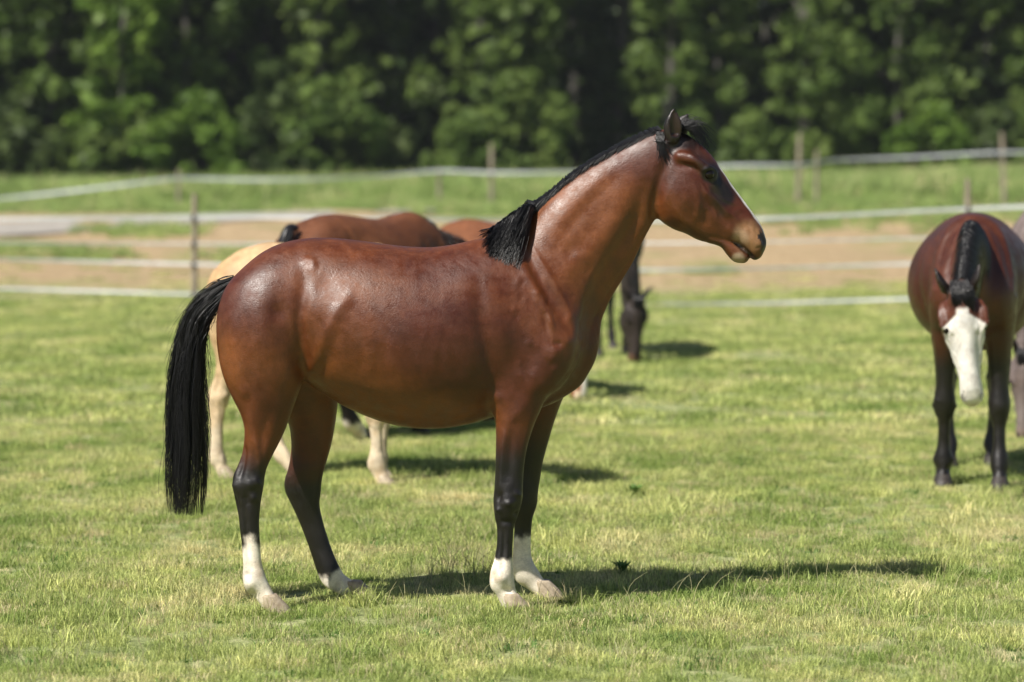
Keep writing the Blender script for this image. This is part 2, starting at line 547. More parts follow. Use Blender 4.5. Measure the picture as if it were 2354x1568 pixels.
TORSO = pairs([(585, 640, 600, 830, .17, 0), (618, 590, 625, 860, .225, 0), (655, 562, 660, 868, .255, 0), (700, 549, 705, 868, .275, 0), (760, 547, 752, 888, .295, 0),
    (820, 553, 815, 932, .315, 0), (880, 561, 875, 962, .33, 0), (940, 567, 938, 981, .335, 0), (1000, 568, 1000, 985, .325, 0),
    (1060, 560, 1062, 976, .305, 0), (1110, 549, 1120, 960, .27, 0), (1155, 548, 1180, 948, .235, 0), (1195, 572, 1240, 938, .205, 0),
    (1235, 640, 1290, 912, .18, 0), (1275, 700, 1325, 868, .15, 0)])
HIND_N = pairs([(585, 625, 690, 600, .09, -.09), (524, 668, 705, 640, .125, -.12), (501, 720, 712, 700, .145, -.135), (498, 775, 710, 765, .15, -.14), (505, 830, 702, 830, .14, -.145), (518, 875, 696, 870, .12, -.155), (535, 912, 684, 905, .10, -.16), (551, 945, 672, 940, .08, -.165), (561, 980, 658, 980, .064, -.165), (561, 1015, 642, 1015, .052, -.165), (556, 1046, 626, 1046, .044, -.165), (546, 1073, 614, 1073, .042, -.165), (536, 1097, 609, 1093, .043, -.165), (535, 1120, 606, 1118, .044, -.165), (541, 1150, 601, 1145, .038, -.165), (548, 1185, 597, 1180, .031, -.165), (551, 1215, 596, 1212, .029, -.165), (556, 1255, 598, 1250, .028, -.165), (559, 1300, 602, 1295, .032, -.165), (558, 1330, 609, 1320, .041, -.165), (565, 1355, 615, 1335, .039, -.165), (583, 1370, 622, 1350, .033, -.165), (597, 1388, 630, 1366, .034, -.165), (605, 1400, 638, 1384, .038, -.165)])
HIND_F = pairs([(585, 640, 690, 610, .09, .09), (540, 690, 715, 660, .125, .12), (520, 760, 730, 745, .14, .135), (530, 825, 745, 825, .135, .14),
    (570, 880, 765, 875, .12, .15), (630, 925, 776, 915, .10, .16), (660, 965, 773, 955, .08, .17), (669, 1010, 765, 1005, .066, .175), (668, 1046, 755, 1046, .055, .18),
    (662, 1080, 745, 1080, .048, .18), (654, 1106, 740, 1104, .043, .185), (656, 1130, 738, 1128, .041, .19), (674, 1168, 735, 1160, .037, .195), (692, 1210, 743, 1200, .031, .20),
    (708, 1252, 755, 1240, .028, .20), (720, 1288, 768, 1276, .030, .20), (733, 1325, 782, 1306, .035, .20), (748, 1348, 792, 1322, .036, .20), (772, 1362, 808, 1334, .032, .20), (795, 1374, 822, 1348, .034, .20), (805, 1382, 832, 1358, .036, .20)])
FORE_N = pairs([(1125, 590, 1195, 590, .05, -.07), (1130, 650, 1245, 640, .075, -.10), (1135, 710, 1295, 700, .09, -.12), (1138, 770, 1335, 765, .10, -.13), (1140, 825, 1335, 820, .10, -.135), (1135, 870, 1300, 865, .095, -.14), (1128, 903, 1262, 900, .082, -.145), (1132, 940, 1243, 940, .066, -.15), (1139, 975, 1228, 975, .056, -.15), (1140, 1015, 1215, 1015, .050, -.15), (1139, 1054, 1207, 1054, .045, -.15), (1138, 1093, 1203, 1093, .043, -.15), (1136, 1125, 1202, 1125, .048, -.15), (1134, 1155, 1200, 1150, .050, -.15), (1137, 1187, 1190, 1184, .040, -.15), (1142, 1212, 1182, 1210, .030, -.15), (1142, 1250, 1179, 1249, .028, -.15), (1136, 1288, 1178, 1285, .031, -.15), (1127, 1320, 1180, 1310, .041, -.15), (1127, 1348, 1182, 1332, .040, -.15), (1141, 1368, 1184, 1350, .032, -.15), (1150, 1386, 1190, 1370, .034, -.15), (1156, 1400, 1196, 1386, .038, -.15)])
FORE_F = pairs([(1125, 590, 1195, 590, .05, .07), (1130, 650, 1245, 640, .075, .10), (1135, 710, 1300, 700, .09, .12), (1138, 770, 1340, 765, .10, .13), (1150, 825, 1345, 820, .10, .135), (1170, 870, 1325, 865, .095, .14), (1190, 905, 1300, 900, .082, .15), (1192, 945, 1283, 942, .066, .16), (1190, 980, 1271, 978, .056, .17), (1187, 1015, 1261, 1013, .050, .18), (1184, 1054, 1250, 1054, .045, .19), (1182, 1093, 1243, 1093, .044, .20), (1178, 1132, 1237, 1130, .048, .205), (1176, 1158, 1235, 1155, .050, .21), (1180, 1190, 1225, 1187, .038, .215), (1182, 1215, 1222, 1212, .029, .22), (1180, 1250, 1220, 1248, .028, .22), (1178, 1285, 1222, 1280, .033, .22), (1177, 1314, 1230, 1300, .041, .22), (1186, 1335, 1238, 1312, .039, .22), (1208, 1350, 1246, 1326, .032, .22), (1226, 1364, 1256, 1338, .034, .22), (1236, 1374, 1264, 1350, .038, .22)])
NECK = pairs([(1150, 552, 1325, 880, .165, 0), (1190, 530, 1358, 810, .15, 0), (1228, 490, 1375, 745, .13, 0), (1264, 452, 1398, 694, .11, 0),
    (1302, 418, 1427, 646, .094, 0), (1350, 384, 1452, 604, .084, 0), (1400, 354, 1468, 568, .077, 0), (1448, 328, 1484, 535, .075, 0),
    (1492, 306, 1502, 500, .075, 0), (1528, 298, 1524, 470, .072, 0)])
HEAD = pairs([(1542, 302, 1520, 440, .065, 0), (1572, 306, 1519, 500, .086, 0), (1600, 324, 1545, 525, .098, 0), (1628, 352, 1578, 538, .094, 0),
    (1653, 386, 1608, 553, .078, 0), (1680, 424, 1642, 560, .062, 0), (1706, 458, 1668, 562, .054, 0), (1730, 490, 1690, 557, .053, 0),
    (1748, 518, 1706, 567, .058, 0), (1755, 542, 1722, 582, .054, 0)])
JAW = pairs([(1632, 535, 1630, 559, .038, 0), (1662, 545, 1659, 569, .036, 0), (1686, 553, 1677, 590, .038, 0), (1702, 561, 1690, 603, .038, 0), (1717, 573, 1706, 605, .034, 0)])
LIP = pairs([(1752, 540, 1728, 568, .055, 0), (1757, 556, 1728, 583, .050, 0), (1752, 575, 1728, 595, .034, 0)])
def brow(s): return pairs([(1560, 352, 1562, 372, .020, .072 * s), (1590, 356, 1590, 384, .026, .080 * s), (1618, 374, 1612, 404, .026, .076 * s), (1636, 398, 1626, 418, .018, .066 * s), (1655, 440, 1648, 458, .012, .058 * s), (1674, 478, 1668, 492, .008, .048 * s)])
def jowl(s): return pairs([(1560, 400, 1530, 470, .028, .058 * s), (1590, 410, 1555, 500, .030, .058 * s), (1612, 430, 1585, 515, .022, .05 * s)])
def ear(s, lean=0.0, tipx=1549, tipy=250):
    base = W(1545, 322, .055 * s); tip = W(tipx, tipy, (.075 + lean) * s)
    mid = (base + tip) / 2 + np.array((0, .012 * s, 0))
    st = []
    prof = [(0, .026, .026), (.2, .036, .026), (.45, .039, .022), (.7, .029, .016), (.88, .015, .010), (1.0, .005, .005)]
    ax = tip - base; ax /= np.linalg.norm(ax)
    fwd = np.array((1.0, 0, 0)); fwd -= ax * (ax @ fwd); fwd /= np.linalg.norm(fwd)
    lat = np.cross(ax, fwd)
    for t, a, b in prof:
        c = (1 - t) ** 2 * base + 2 * t * (1 - t) * mid + t * t * tip
        st.append((c, fwd * a, lat, b))
    return st
EYE_PX = (1627, 400)

# muscle relief strokes (photo units): polyline, sigma, amplitude in metres
def ell(cx, cy, rx, ry, rot, n=14, a0=0, a1=2 * math.pi):
    return [(cx + rx * math.cos(t) * math.cos(rot) - ry * math.sin(t) * math.sin(rot), cy + rx * math.cos(t) * math.sin(rot) + ry * math.sin(t) * math.cos(rot)) for t in np.linspace(a0, a1, n)]
STROKES = [
    ([(1204, 560), (1230, 617), (1261, 673), (1292, 722), (1310, 760)], 9, -.011),
    ([(1218, 560), (1246, 604), (1283, 665), (1312, 722)], 5, .005),
    ([(1190, 590), (1215, 635), (1242, 680), (1258, 720), (1272, 758)], 7, .006),
    ([(1247, 708), (1258, 756)], 4.5, -.005), ([(1268, 745), (1262, 715)], 4, .003),
    ([(1273, 800)], 14, .009), ([(1270, 784), (1288, 782)], 5, -.006), ([(1300, 775)], 12, .006),
    ([(1478, 430), (1462, 500), (1430, 560), (1380, 640), (1352, 710), (1338, 760)], 13, -.012),
    ([(1440, 430), (1411, 500), (1370, 560), (1320, 606), (1290, 640)], 17, .007),
    ([(1450, 360), (1380, 420), (1310, 480), (1260, 530)], 22, .006),
    ([(1420, 400), (1350, 470), (1290, 540)], 12, -.005),
    ([(1340, 560), (1300, 580), (1270, 560)], 12, -.004),
    ([(1492, 470), (1440, 600), (1385, 690), (1352, 780), (1330, 850)], 20, -.016), ([(1372, 740), (1350, 830), (1305, 900)], 20, -.014),
    ([(790, 905), (880, 950), (980, 968), (1100, 945)], 26, -.014), ([(1090, 700), (1110, 800), (1125, 880)], 24, -.006),
    ([(1100, 640), (1112, 742), (1132, 830), (1136, 880)], 12, -.010),
    ([(1160, 720), (1165, 800), (1150, 880)], 16, .007), ([(1230, 790), (1210, 860), (1190, 900)], 14, -.006),
    ([(1200, 925), (1170, 960), (1160, 1010)], 9, .005), ([(1145, 905)], 9, .006),
    ([(1225, 940), (1205, 1010), (1195, 1080)], 6, .004), ([(1175, 990), (1170, 1090)], 7, -.004),
    ([(722, 610)], 8, .004), ([(703, 602), (712, 592), (726, 594), (732, 606)], 4.5, .0035),
    ([(709, 612), (706, 662), (697, 724), (698, 802), (703, 846)], 11, -.013),
    ([(684, 700), (690, 770), (694, 830)], 7, .005),
    ([(653, 709)], 14, -.007), ([(640, 640), (620, 700), (628, 771), (655, 830), (675, 870)], 24, .008),
    ([(560, 650), (528, 720), (530, 800), (552, 880)], 14, -.004),
    ([(575, 720), (580, 800), (600, 870)], 14, -.003),
    ([(750, 650)], 26, -.011), ([(800, 620)], 30, -.004),
    ([(712, 862), (735, 820), (765, 750), (790, 700), (810, 670)], 11, .008), ([(745, 850), (775, 800)], 12, -.004),
    ([(575, 890)], 8, .004), ([(600, 910), (592, 960), (590, 1020)], 10, .004), ([(630, 930), (612, 1000), (600, 1050)], 8, -.005),
    ([(572, 1020), (566, 1060), (560, 1088)], 6, -.008), ([(585, 1100)], 9, .005), ([(545, 1105)], 6, .003),
    ([(572, 1150), (576, 1220), (580, 1300)], 4, -.004), ([(1158, 1205), (1158, 1250), (1153, 1295)], 4, -.004),
    ([(1168, 1136), (1172, 1152)], 9, .007), ([(1146, 1160)], 5, .005), ([(1186, 1168)], 5, -.004), ([(1150, 1120), (1146, 1140)], 4, -.005), ([(1184, 1118), (1196, 1130)], 4, .004),
    ([(1150, 1185), (1180, 1188)], 5, -.005), ([(1152, 1314)], 9, .006), ([(1140, 1300), (1130, 1320)], 4, -.003), ([(1160, 1340), (1178, 1346)], 5, -.005), ([(585, 1325)], 9, .005), ([(578, 1305)], 4, -.004), ([(590, 1352)], 6, -.005),
    ([(548, 1128), (556, 1160)], 4, -.005), ([(596, 1085), (606, 1110)], 5, .005), ([(576, 1125), (582, 1150)], 6, -.005), ([(590, 1132)], 7, .005), ([(1160, 985), (1152, 1060), (1150, 1110)], 4, .003), ([(600, 1000), (608, 1060)], 5, .004),
    ([(900, 575), (1000, 585), (1080, 580)], 14, .003),
    ([(1120, 560), (1090, 600)], 14, -.004),
]
for i in (1, 2, 4, 5):
    x = 850 + i * 33
    STROKES.append(([(x + 12, 670), (x, 760), (x - 22, 850)], 7, .0007))
for i in range(60):
    x, y = random.uniform(1180, 1390), random.uniform(560, 860)
    STROKES.append(([(x, y), (x + random.uniform(-10, 14), y + random.uniform(8, 26))], random.uniform(3, 6), random.uniform(-.0022, .0026)))
for i in range(70):
    x, y = random.uniform(560, 1120), random.uniform(590, 950)
    STROKES.append(([(x, y), (x + random.uniform(-22, 22), y + random.uniform(-10, 10))], random.uniform(6, 14), random.uniform(-.0009, .0009)))
HSTROKES = [
    ([(1536, 350), (1516, 410), (1500, 470), (1503, 512)], 8, -.010),
    ([(1552, 356), (1580, 352), (1606, 372), (1624, 384), (1642, 396)], 5.5, .006),
    ([(1560, 378), (1590, 384), (1606, 398)], 5, -.008), ([(1596, 340)], 9, -.006),
    ([(1618, 438), (1642, 458), (1668, 486)], 5, .006), ([(1612, 456), (1640, 480), (1662, 506)], 7, -.004),
    ([(1610, 418), (1622, 448), (1640, 474), (1646, 500)], 2.4, .0035), ([(1623, 424), (1631, 442)], 2.0, .003),
    ([(1634, 430), (1660, 470)], 8, -.004), ([(1618, 480), (1622, 520)], 8, -.005),
    (ell(1627, 400, 15, 10, .6, 12, 3.2, 6.2), 3.2, .007), (ell(1627, 400, 22, 16, .6, 7, .4, 2.6), 3, -.003),
    ([(1686, 556), (1702, 567), (1716, 580), (1728, 590)], 2.4, -.008),
    ([(1738, 516), (1736, 535), (1740, 556)], 6, -.003), ([(1700, 506), (1716, 524)], 8, -.003), ([(1668, 520), (1690, 540)], 8, .003),
    ([(1612, 392), (1622, 384), (1636, 390), (1644, 402)], 2.2, .004), ([(1598, 428), (1604, 462), (1600, 500)], 5, .003), ([(1545, 470), (1568, 505), (1600, 528)], 6, .004), ([(1650, 452), (1672, 462), (1690, 470)], 2.2, .003), ([(1668, 486), (1686, 498), (1702, 516)], 3, .003), ([(1716, 512), (1724, 530), (1722, 548)], 3.5, -.003), ([(1735, 572), (1748, 566)], 3, -.003),
    ([(1660, 500), (1700, 480)], 5, .002), ([(1570, 450)], 26, .004),
]

def apply_strokes(S, strokes, inv=None, ymax=0.5, gain=1.0):
    V = S.V
    nrm = S.normals()
    if inv is not None:
        A = np.array(inv)[:3, :3]; t = np.array(inv)[:3, 3]
        P = V @ A.T + t; nl = nrm @ A.T
    else:
        P, nl = V, nrm
    wn_ = sstep(0.15, 0.55, np.abs(nl[:, 1])) * (np.abs(P[:, 1]) < ymax)
    disp = np.zeros(len(V))
    px2m = 1 / 541.0
    for poly, sig, amp in strokes:
        if strokes is not HSTROKES and poly[0][1] > 950: amp = amp * 1.7
        pts = [W(x, y, 0)[[0, 2]] for x, y in poly]
        s = sig * px2m
        if len(pts) == 1: pts = pts * 2
        lo = np.min(pts, 0) - 3 * s; hi = np.max(pts, 0) + 3 * s
        m_ = np.where((P[:, 0] > lo[0]) & (P[:, 0] < hi[0]) & (P[:, 2] > lo[1]) & (P[:, 2] < hi[1]) & (wn_ > 0))[0]
        if len(m_) == 0: continue
        q = P[m_][:, [0, 2]]
        d = np.full(len(m_), 1e9); tt = np.zeros(len(m_))
        for i in range(len(pts) - 1):
            a, c = pts[i], pts[i + 1]
            e = c - a; L2 = e @ e + 1e-12
            t = np.clip(((q - a) @ e) / L2, 0, 1)
            dd = np.linalg.norm(q - a - t[:, None] * e, axis=1)
            bt = dd < d
            d[bt] = dd[bt]; tt[bt] = ((i + t) / (len(pts) - 1))[bt]
        fade = 1.0 if len(poly) == 1 else (0.35 + 0.65 * np.sin(np.pi * np.clip(tt, 0, 1)) ** 0.6)
        disp[m_] += amp * gain * np.exp(-0.5 * (d / s) ** 2) * fade * wn_[m_]
    S.V = V + nrm * disp[:, None]

def hashnoise(P, f, seed=0):
    """cheap smooth pseudo noise in [-1,1]"""
    r = np.random.default_rng(seed)
    out = np.zeros(len(P))
    for i in range(6):
        k = r.normal(size=3) * f * (0.6 + 0.35 * i); ph = r.uniform(0, 6.28)
        out += np.sin(P @ k + ph) / (1 + 0.3 * i)
    return out / 2.6

# leg station numbers: fore 0..22, hind 0..23 / 0..20
def shade_coat(S, V, P, spec):
    """intrinsic coat colours: body colour, black points, white marks"""
    n = len(V)
    names = np.array(S.names)[S.vl]
    body = np.array(spec['body']); point = np.array(spec.get('point', (0.008, 0.006, 0.0055)))
    col = np.tile(body, (n, 1))
    nz = hashnoise(V, 14, 3) * 0.5 + hashnoise(V, 45, 4) * 0.5
    low = hashnoise(V, 5, 9)
    alt = np.array(spec.get('alt', body))
    col = col + (alt - body) * np.clip(0.45 + 0.9 * low + .25 * nz, 0, 1)[:, None]
    def blend(mask, c):
        nonlocal col
        mask = np.clip(mask, 0, 1)[:, None]
        col = col * (1 - mask) + np.array(c) * mask
    s = S.vs + nz * 0.35
    for leg in ('fore_near', 'fore_far', 'hind_near', 'hind_far'):
        m_ = names == leg
        if not m_.any(): continue
        a, b_, w = spec['legs'][leg]        # black starts a..b, white from w
        if spec.get('point_on', True):
            blend(m_ * sstep(a, b_, s), point)
        if w is not None:
            blend(m_ * sstep(w - .35, w + .35, s + nz * .5), spec.get('white', (0.80, 0.73, 0.62)))
            blend(m_ * sstep(0.1, 0.9, nz * 0.9 + 0.1) * sstep(w, w + 1, s) * 0.6, (0.50, 0.36, 0.22))
    m_ = np.isin(names, ['ear_n', 'ear_f'])
    blend(m_ * 0.95 * sstep(-.5, .6, S.vs), spec.get('ear', point))
    blend(np.isin(names, ['ear_hole']) * 0.9, spec.get('earin', (0.02, 0.012, 0.010)))
    head = np.isin(names, ['head', 'jaw', 'lip', 'brow_n', 'brow_f', 'jowl_n', 'jowl_f', 'ear_n', 'ear_f', 'nostril', 'mouth'])
    # head coordinates back in photo units
    k = 541.0
    O = W(1500, 500, 0)
    hx = 1500 + (P[:, 0] - O[0]) * k; hy = 500 - (P[:, 2] - O[2]) * k; ly = P[:, 1]
    def blob(cx, cy, r, soft=8, n_=5):
        return head * (1 - sstep(r - soft, r + soft, np.hypot(hx - cx, hy - cy) + nz * n_))
    def band(p, q, r, soft=6, n_=4):
        p = np.array(p, float); q = np.array(q, float); e = q - p
        t = np.clip(((hx - p[0]) * e[0] + (hy - p[1]) * e[1]) / (e @ e), 0, 1)
        d = np.hypot(hx - p[0] - t * e[0], hy - p[1] - t * e[1])
        return head * (1 - sstep(r - soft, r + soft, d + nz * n_))
    for kind, args, c in spec.get('marks', []):
        blend({'blob': blob, 'band': band}[kind](*args[0]) * args[1], c)
    fy = spec.get('blaze')
    if fy:                                      # (half width m, top y, bottom y, max depth from the face front)
        # facing plane of nose line in photo units
        p0 = np.array((1600, 318.)); p1 = np.array((1757, 530.)); e = (p1 - p0) / np.linalg.norm(p1 - p0)
        nv = np.array((-e[1], e[0]))
        t = (hx - p0[0]) * e[0] + (hy - p0[1]) * e[1]
        d = (hx - p0[0]) * nv[0] + (hy - p0[1]) * nv[1]
        for hw, ta, tb, dep in fy:
            hwv = hw(t) if callable(hw) else hw
            msk = head * (1 - sstep(hwv - .006, hwv + .006, np.abs(ly) + nz * .006)) * sstep(ta - 8, ta + 8, t + nz * 6) * (1 - sstep(tb - 8, tb + 8, t)) * (1 - sstep(dep - 5, dep + 8, d))
            blend(msk, (0.80, 0.77, 0.73))
    blend(np.isin(names, ['nostril', 'mouth']) * 0.95, (0.012, 0.010, 0.010))
    if spec.get('dorsal'):
        blend(sstep(0.75, 1, S.normals()[:, 2]) * np.isin(names, ['neck']), point)
    return np.clip(col, 0, 1)

def hair(name, strands, radius, mat, parent, taper=0.25, seed=1):
    """strands: array (S,M,3); three-sided tapering tubes joined in one mesh"""
    P = np.asarray(strands, float)
    S_, M_, _ = P.shape
    T = np.gradient(P, axis=1)
    T /= np.maximum(np.linalg.norm(T, axis=2, keepdims=True), 1e-9)
    ref = np.array((0.13, 1.0, 0.21)); ref /= np.linalg.norm(ref)
    A = np.cross(T, ref); A /= np.maximum(np.linalg.norm(A, axis=2, keepdims=True), 1e-9)
    B = np.cross(T, A)
    r = np.asarray(radius)
    r = (r[:, None] if r.ndim else np.full((S_, 1), r)) * (1 - (1 - taper) * np.linspace(0, 1, M_)[None, :] ** 1.5)
    rings = []
    for k in range(3):
        an = 2 * math.pi * k / 3
        rings.append(P + (A * math.cos(an) + B * math.sin(an)) * r[..., None])
    V = np.stack(rings, 2).reshape(-1, 3)
    s = np.arange(S_)[:, None, None] * (M_ * 3); mm = np.arange(M_ - 1)[None, :, None] * 3; k = np.arange(3)[None, None, :]
    k2 = (k + 1) % 3
    F = np.stack([s + mm + k, s + mm + k2, s + mm + 3 + k2, s + mm + 3 + k], -1).reshape(-1, 4)
    return mesh_obj(name, V, F, mat, parent, smooth=True)

def bez(P, n):
    P = np.asarray(P, float)
    return catmull(P, np.linspace(0, len(P) - 1, n))

def tail_strands(line, widths, latw, count, seed, M_=14, short=0.25, wild=0.012):
    r = np.random.default_rng(seed)
    C = bez(line, M_)
    Wd = np.interp(np.linspace(0, len(line) - 1, M_), np.arange(len(line)), widths)
    Lw = np.interp(np.linspace(0, len(line) - 1, M_), np.arange(len(line)), latw)
    T = np.gradient(C, axis=0); T /= np.linalg.norm(T, axis=1)[:, None]
    A = np.cross(T, YL); A /= np.linalg.norm(A, axis=1)[:, None]
    out = []
    nl = 26
    locks = r.uniform(-1, 1, (nl, 2)); ph0 = r.uniform(0, 6.28, nl)
    for i in range(count):
        l_ = r.integers(nl)
        a, b_ = np.clip(locks[l_] + r.normal(0, .10, 2), -1.05, 1.05)
        nn = math.hypot(a, b_)
        if nn > 1: a, b_ = a / nn, b_ / nn
        t0 = r.uniform(0, .38) if r.random() < .75 else 0
        t1 = 1 - short * r.random() ** 1.6
        tt = np.linspace(t0, t1, M_) * (M_ - 1)
        c = catmull(C, tt); aa = catmull(A, tt)
        w = np.interp(tt, np.arange(M_), Wd); lw = np.interp(tt, np.arange(M_), Lw)
        grow = np.linspace(.55, 1, M_)
        wob = np.sin(np.linspace(0, 5, M_) + ph0[l_]) * wild * np.linspace(.2, 1, M_) + np.sin(np.linspace(0, 9, M_) + r.uniform(0, 6)) * wild * .3
        p = c + aa * ((a * w) * grow + wob)[:, None] + YL * (b_ * lw * grow + wob * .7)[:, None]
        out.append(p)
    return np.array(out)

def tube(name, line, wa, wb, mat, parent, n=16, M_=24):
    C = bez(line, M_)
    x = np.linspace(0, len(line) - 1, M_)
    a_ = np.interp(x, np.arange(len(line)), wa); b_ = np.interp(x, np.arange(len(line)), wb)
    T = np.gradient(C, axis=0); T /= np.linalg.norm(T, axis=1)[:, None]
    A = np.cross(T, YL); A /= np.linalg.norm(A, axis=1)[:, None]
    B = np.cross(T, A)
    V = []; F = []
    for i in range(M_):
        for k in range(n):
            an = 2 * math.pi * k / n
            V.append(C[i] + A[i] * a_[i] * math.cos(an) + B[i] * b_[i] * math.sin(an))
    for i in range(M_ - 1):
        for k in range(n):
            F.append((i * n + k, i * n + (k + 1) % n, (i + 1) * n + (k + 1) % n, (i + 1) * n + k))
    F.append(tuple(range(n))[::-1]); F.append(tuple(range((M_ - 1) * n, M_ * n)))
    return V, F

def uv_sphere(r, seg=20, rings=12):
    V = [(0, 0, r)]; F = []
    for i in range(1, rings):
        th = math.pi * i / rings
        for j in range(seg):
            ph = 2 * math.pi * j / seg
            V.append((r * math.sin(th) * math.cos(ph), r * math.sin(th) * math.sin(ph), r * math.cos(th)))
    V.append((0, 0, -r))
    for j in range(seg): F.append((0, 1 + j, 1 + (j + 1) % seg))
    for i in range(rings - 2):
        for j in range(seg):
            a = 1 + i * seg + j; b_ = 1 + i * seg + (j + 1) % seg
            F.append((a, a + seg, b_ + seg, b_))
    L = len(V) - 1; o = 1 + (rings - 2) * seg
    for j in range(seg): F.append((L, o + (j + 1) % seg, o + j))
    return V, F

def hoof_mesh(top, toe_dir, mat, parent, size=1.0):
    """sloping horn capsule standing on the ground under the pastern end"""
    V, F = [], []; n = 18
    d = np.array(toe_dir, float); d /= np.linalg.norm(d); l = np.array((-d[1], d[0], 0))
    levels = [(0.0, .066, .058, .030), (.012, .067, .059, .029), (.045, .056, .050, .010), (.075, .045, .042, -.008), (.086, .038, .036, -.012)]
    for z, a, b_, off in levels:
        for k in range(n):
            an = 2 * math.pi * k / n
            ca = math.cos(an); a2 = a if ca > 0 else a * .8
            p = np.array((top[0], top[1], 0.0)) + d * (off + a2 * ca) * size + l * b_ * math.sin(an) * size
            p[2] = z * size + 0.002
            V.append(p)
    for i in range(len(levels) - 1):
        for k in range(n):
            F.append((i * n + k, i * n + (k + 1) % n, (i + 1) * n + (k + 1) % n, (i + 1) * n + k))
    F.append(tuple(range(n))[::-1]); F.append(tuple(range((len(levels) - 1) * n, len(levels) * n)))
    return mesh_obj('hoof', V, F, mat, parent, smooth=True)

def xf(st, Mx):
    A = np.array(Mx)[:3, :3]; t = np.array(Mx)[:3, 3]
    sc = abs(np.linalg.det(A)) ** (1 / 3)
    return [(A @ c + t, A @ h, A @ l / sc, b * sc) for c, h, l, b in st]

def stance(st, dx, dy, top=1.0, lift=0.0, bow=0.0):
    out = []
    for c, h, l, b in st:
        w = max(0.0, min(1.0, (top - c[2]) / top))
        c2 = c.copy(); c2[0] += dx * w + bow * math.sin(math.pi * w); c2[1] += dy * w
        if lift: c2[2] += lift * w
        out.append((c2, h, l, b))
    return out

def make_horse(label, spec, loc, rz, vox, neck=None, headM=None, legs=None, mane=None, tail=None, group=None, belly=1.0, coat=None, extra_relief=1.0, earlean=(0, 0), lo=(-1.1, -.5, -.01), hi=(2.05, .5, 2.2), scale=1.0, ear_tips=None):
    root = empty('horse', loc, rz)
    root.scale = (scale,) * 3
    tag(root, label, 'horse', group)
    neck = neck or NECK
    legs = legs or dict(hind_near=HIND_N, hind_far=HIND_F, fore_near=FORE_N, fore_far=FORE_F)
    S = Sculpt(lo, hi, vox)
    tor = [(c, h, l, b * (1 + (belly - 1) * math.exp(-((c[0] - W(960, 0)[0]) / .45) ** 2))) for c, h, l, b in TORSO]
    S.loft('torso', loft_els(tor, .8, 26 if vox < .008 else 10), .05)
    for k_ in ('hind_near', 'hind_far', 'fore_near', 'fore_far'):
        S.loft(k_, loft_els(legs[k_], .7, 14 if vox < .008 else 8), .045)
    S.loft('neck', loft_els(neck, .7, 16 if vox < .008 else 8), .06)
    H = headM if headM is not None else Matrix.Identity(4)
    S.loft('head', loft_els(xf(HEAD, H)), .03)
    S.loft('brow_n', loft_els(xf(brow(-1), H)), .02); S.loft('brow_f', loft_els(xf(brow(1), H)), .02)
    S.loft('jowl_n', loft_els(xf(jowl(-1), H)), .025); S.loft('jowl_f', loft_els(xf(jowl(1), H)), .025)
    S.loft('jaw', loft_els(xf(JAW, H)), .004)
    S.loft('lip', loft_els(xf(LIP, H)), .015)
    tips = ear_tips or [(1549, 250), (1582, 262)]
    for s, nm, ln, tp in ((-1, 'ear_n', earlean[0], tips[0]), (1, 'ear_f', earlean[1], tips[1])):
        E = xf(ear(s, ln, *tp), H)
        S.loft(nm, loft_els(E), .012)
        # hollow of the ear, opening forwards and outwards
        A = np.array(H)[:3, :3]
        hol = []
        for i, (c, h, l, b) in enumerate(E[1:-1]):
            sh = A @ np.array((0.62, 0.78 * s, 0)) * (b * .95)
            hol.append((c + sh, h * .66, l, b * .62))
        S.loft('ear_hole', loft_els(hol), .008, sub=True)
    for s in (-1, 1):
        nos = pairs([(1757, 530, 1750, 548, .014, .052 * s), (1763, 541, 1756, 562, .015, .047 * s)])
        S.loft('nostril', loft_els(xf(nos, H)), .008, sub=True)
    S.mesh(3)
    Hi = H.inverted()
    if extra_relief:
        apply_strokes(S, STROKES if headM is None else [s for s in STROKES if s[0][0][0] < 1330], gain=extra_relief * 1.15)
        apply_strokes(S, HSTROKES, Hi, ymax=.16, gain=1.3)
    A = np.array(Hi)[:3, :3]; t = np.array(Hi)[:3, 3]
    P = S.V @ A.T + t
    col = shade_coat(S, S.V, P, spec)
    body = mesh_obj('body', S.V, S.Q[:, ::-1].copy() if False else S.Q, coat or M_COAT, root, smooth=True)
    ca = body.data.color_attributes.new('Col', 'FLOAT_COLOR', 'POINT')
    c4 = np.ones((len(S.V), 4), np.float32); c4[:, :3] = col
    ca.data.foreach_set('color', c4.ravel())
    # eyes
    ex = W(*EYE_PX, 0)
    hd = np.isin(np.array(S.names)[S.vl], ['head', 'brow_n', 'brow_f', 'jowl_n', 'jowl_f'])
    for s in (-1, 1):
        d = np.hypot(P[:, 0] - ex[0], P[:, 2] - ex[2])
        m_ = hd & (d < .014 + vox * .6) & (P[:, 1] * s > 0.02)
        ys = P[m_, 1].mean() if m_.any() else .09 * s
        pl = np.array((ex[0], ys - s * .010, ex[2]))
        HA = np.array(H)
        pw = HA[:3, :3] @ pl + HA[:3, 3]
        V, F = uv_sphere(.0225)
        e = mesh_obj('eye', V, F, M_EYE, root, smooth=True)
        e.location = pw
    # hooves
    for k_, hm in spec['hooves'].items():
        st = legs[k_]
        c = st[-1][0]
        h = hoof_mesh(c, (1, 0, 0), hm, root)
        lift = spec.get('hooflift', {}).get(k_, 0)
        if lift: h.location.z = lift
    if mane: mane(root, neck, H)
    if tail: tail(root)
    return root

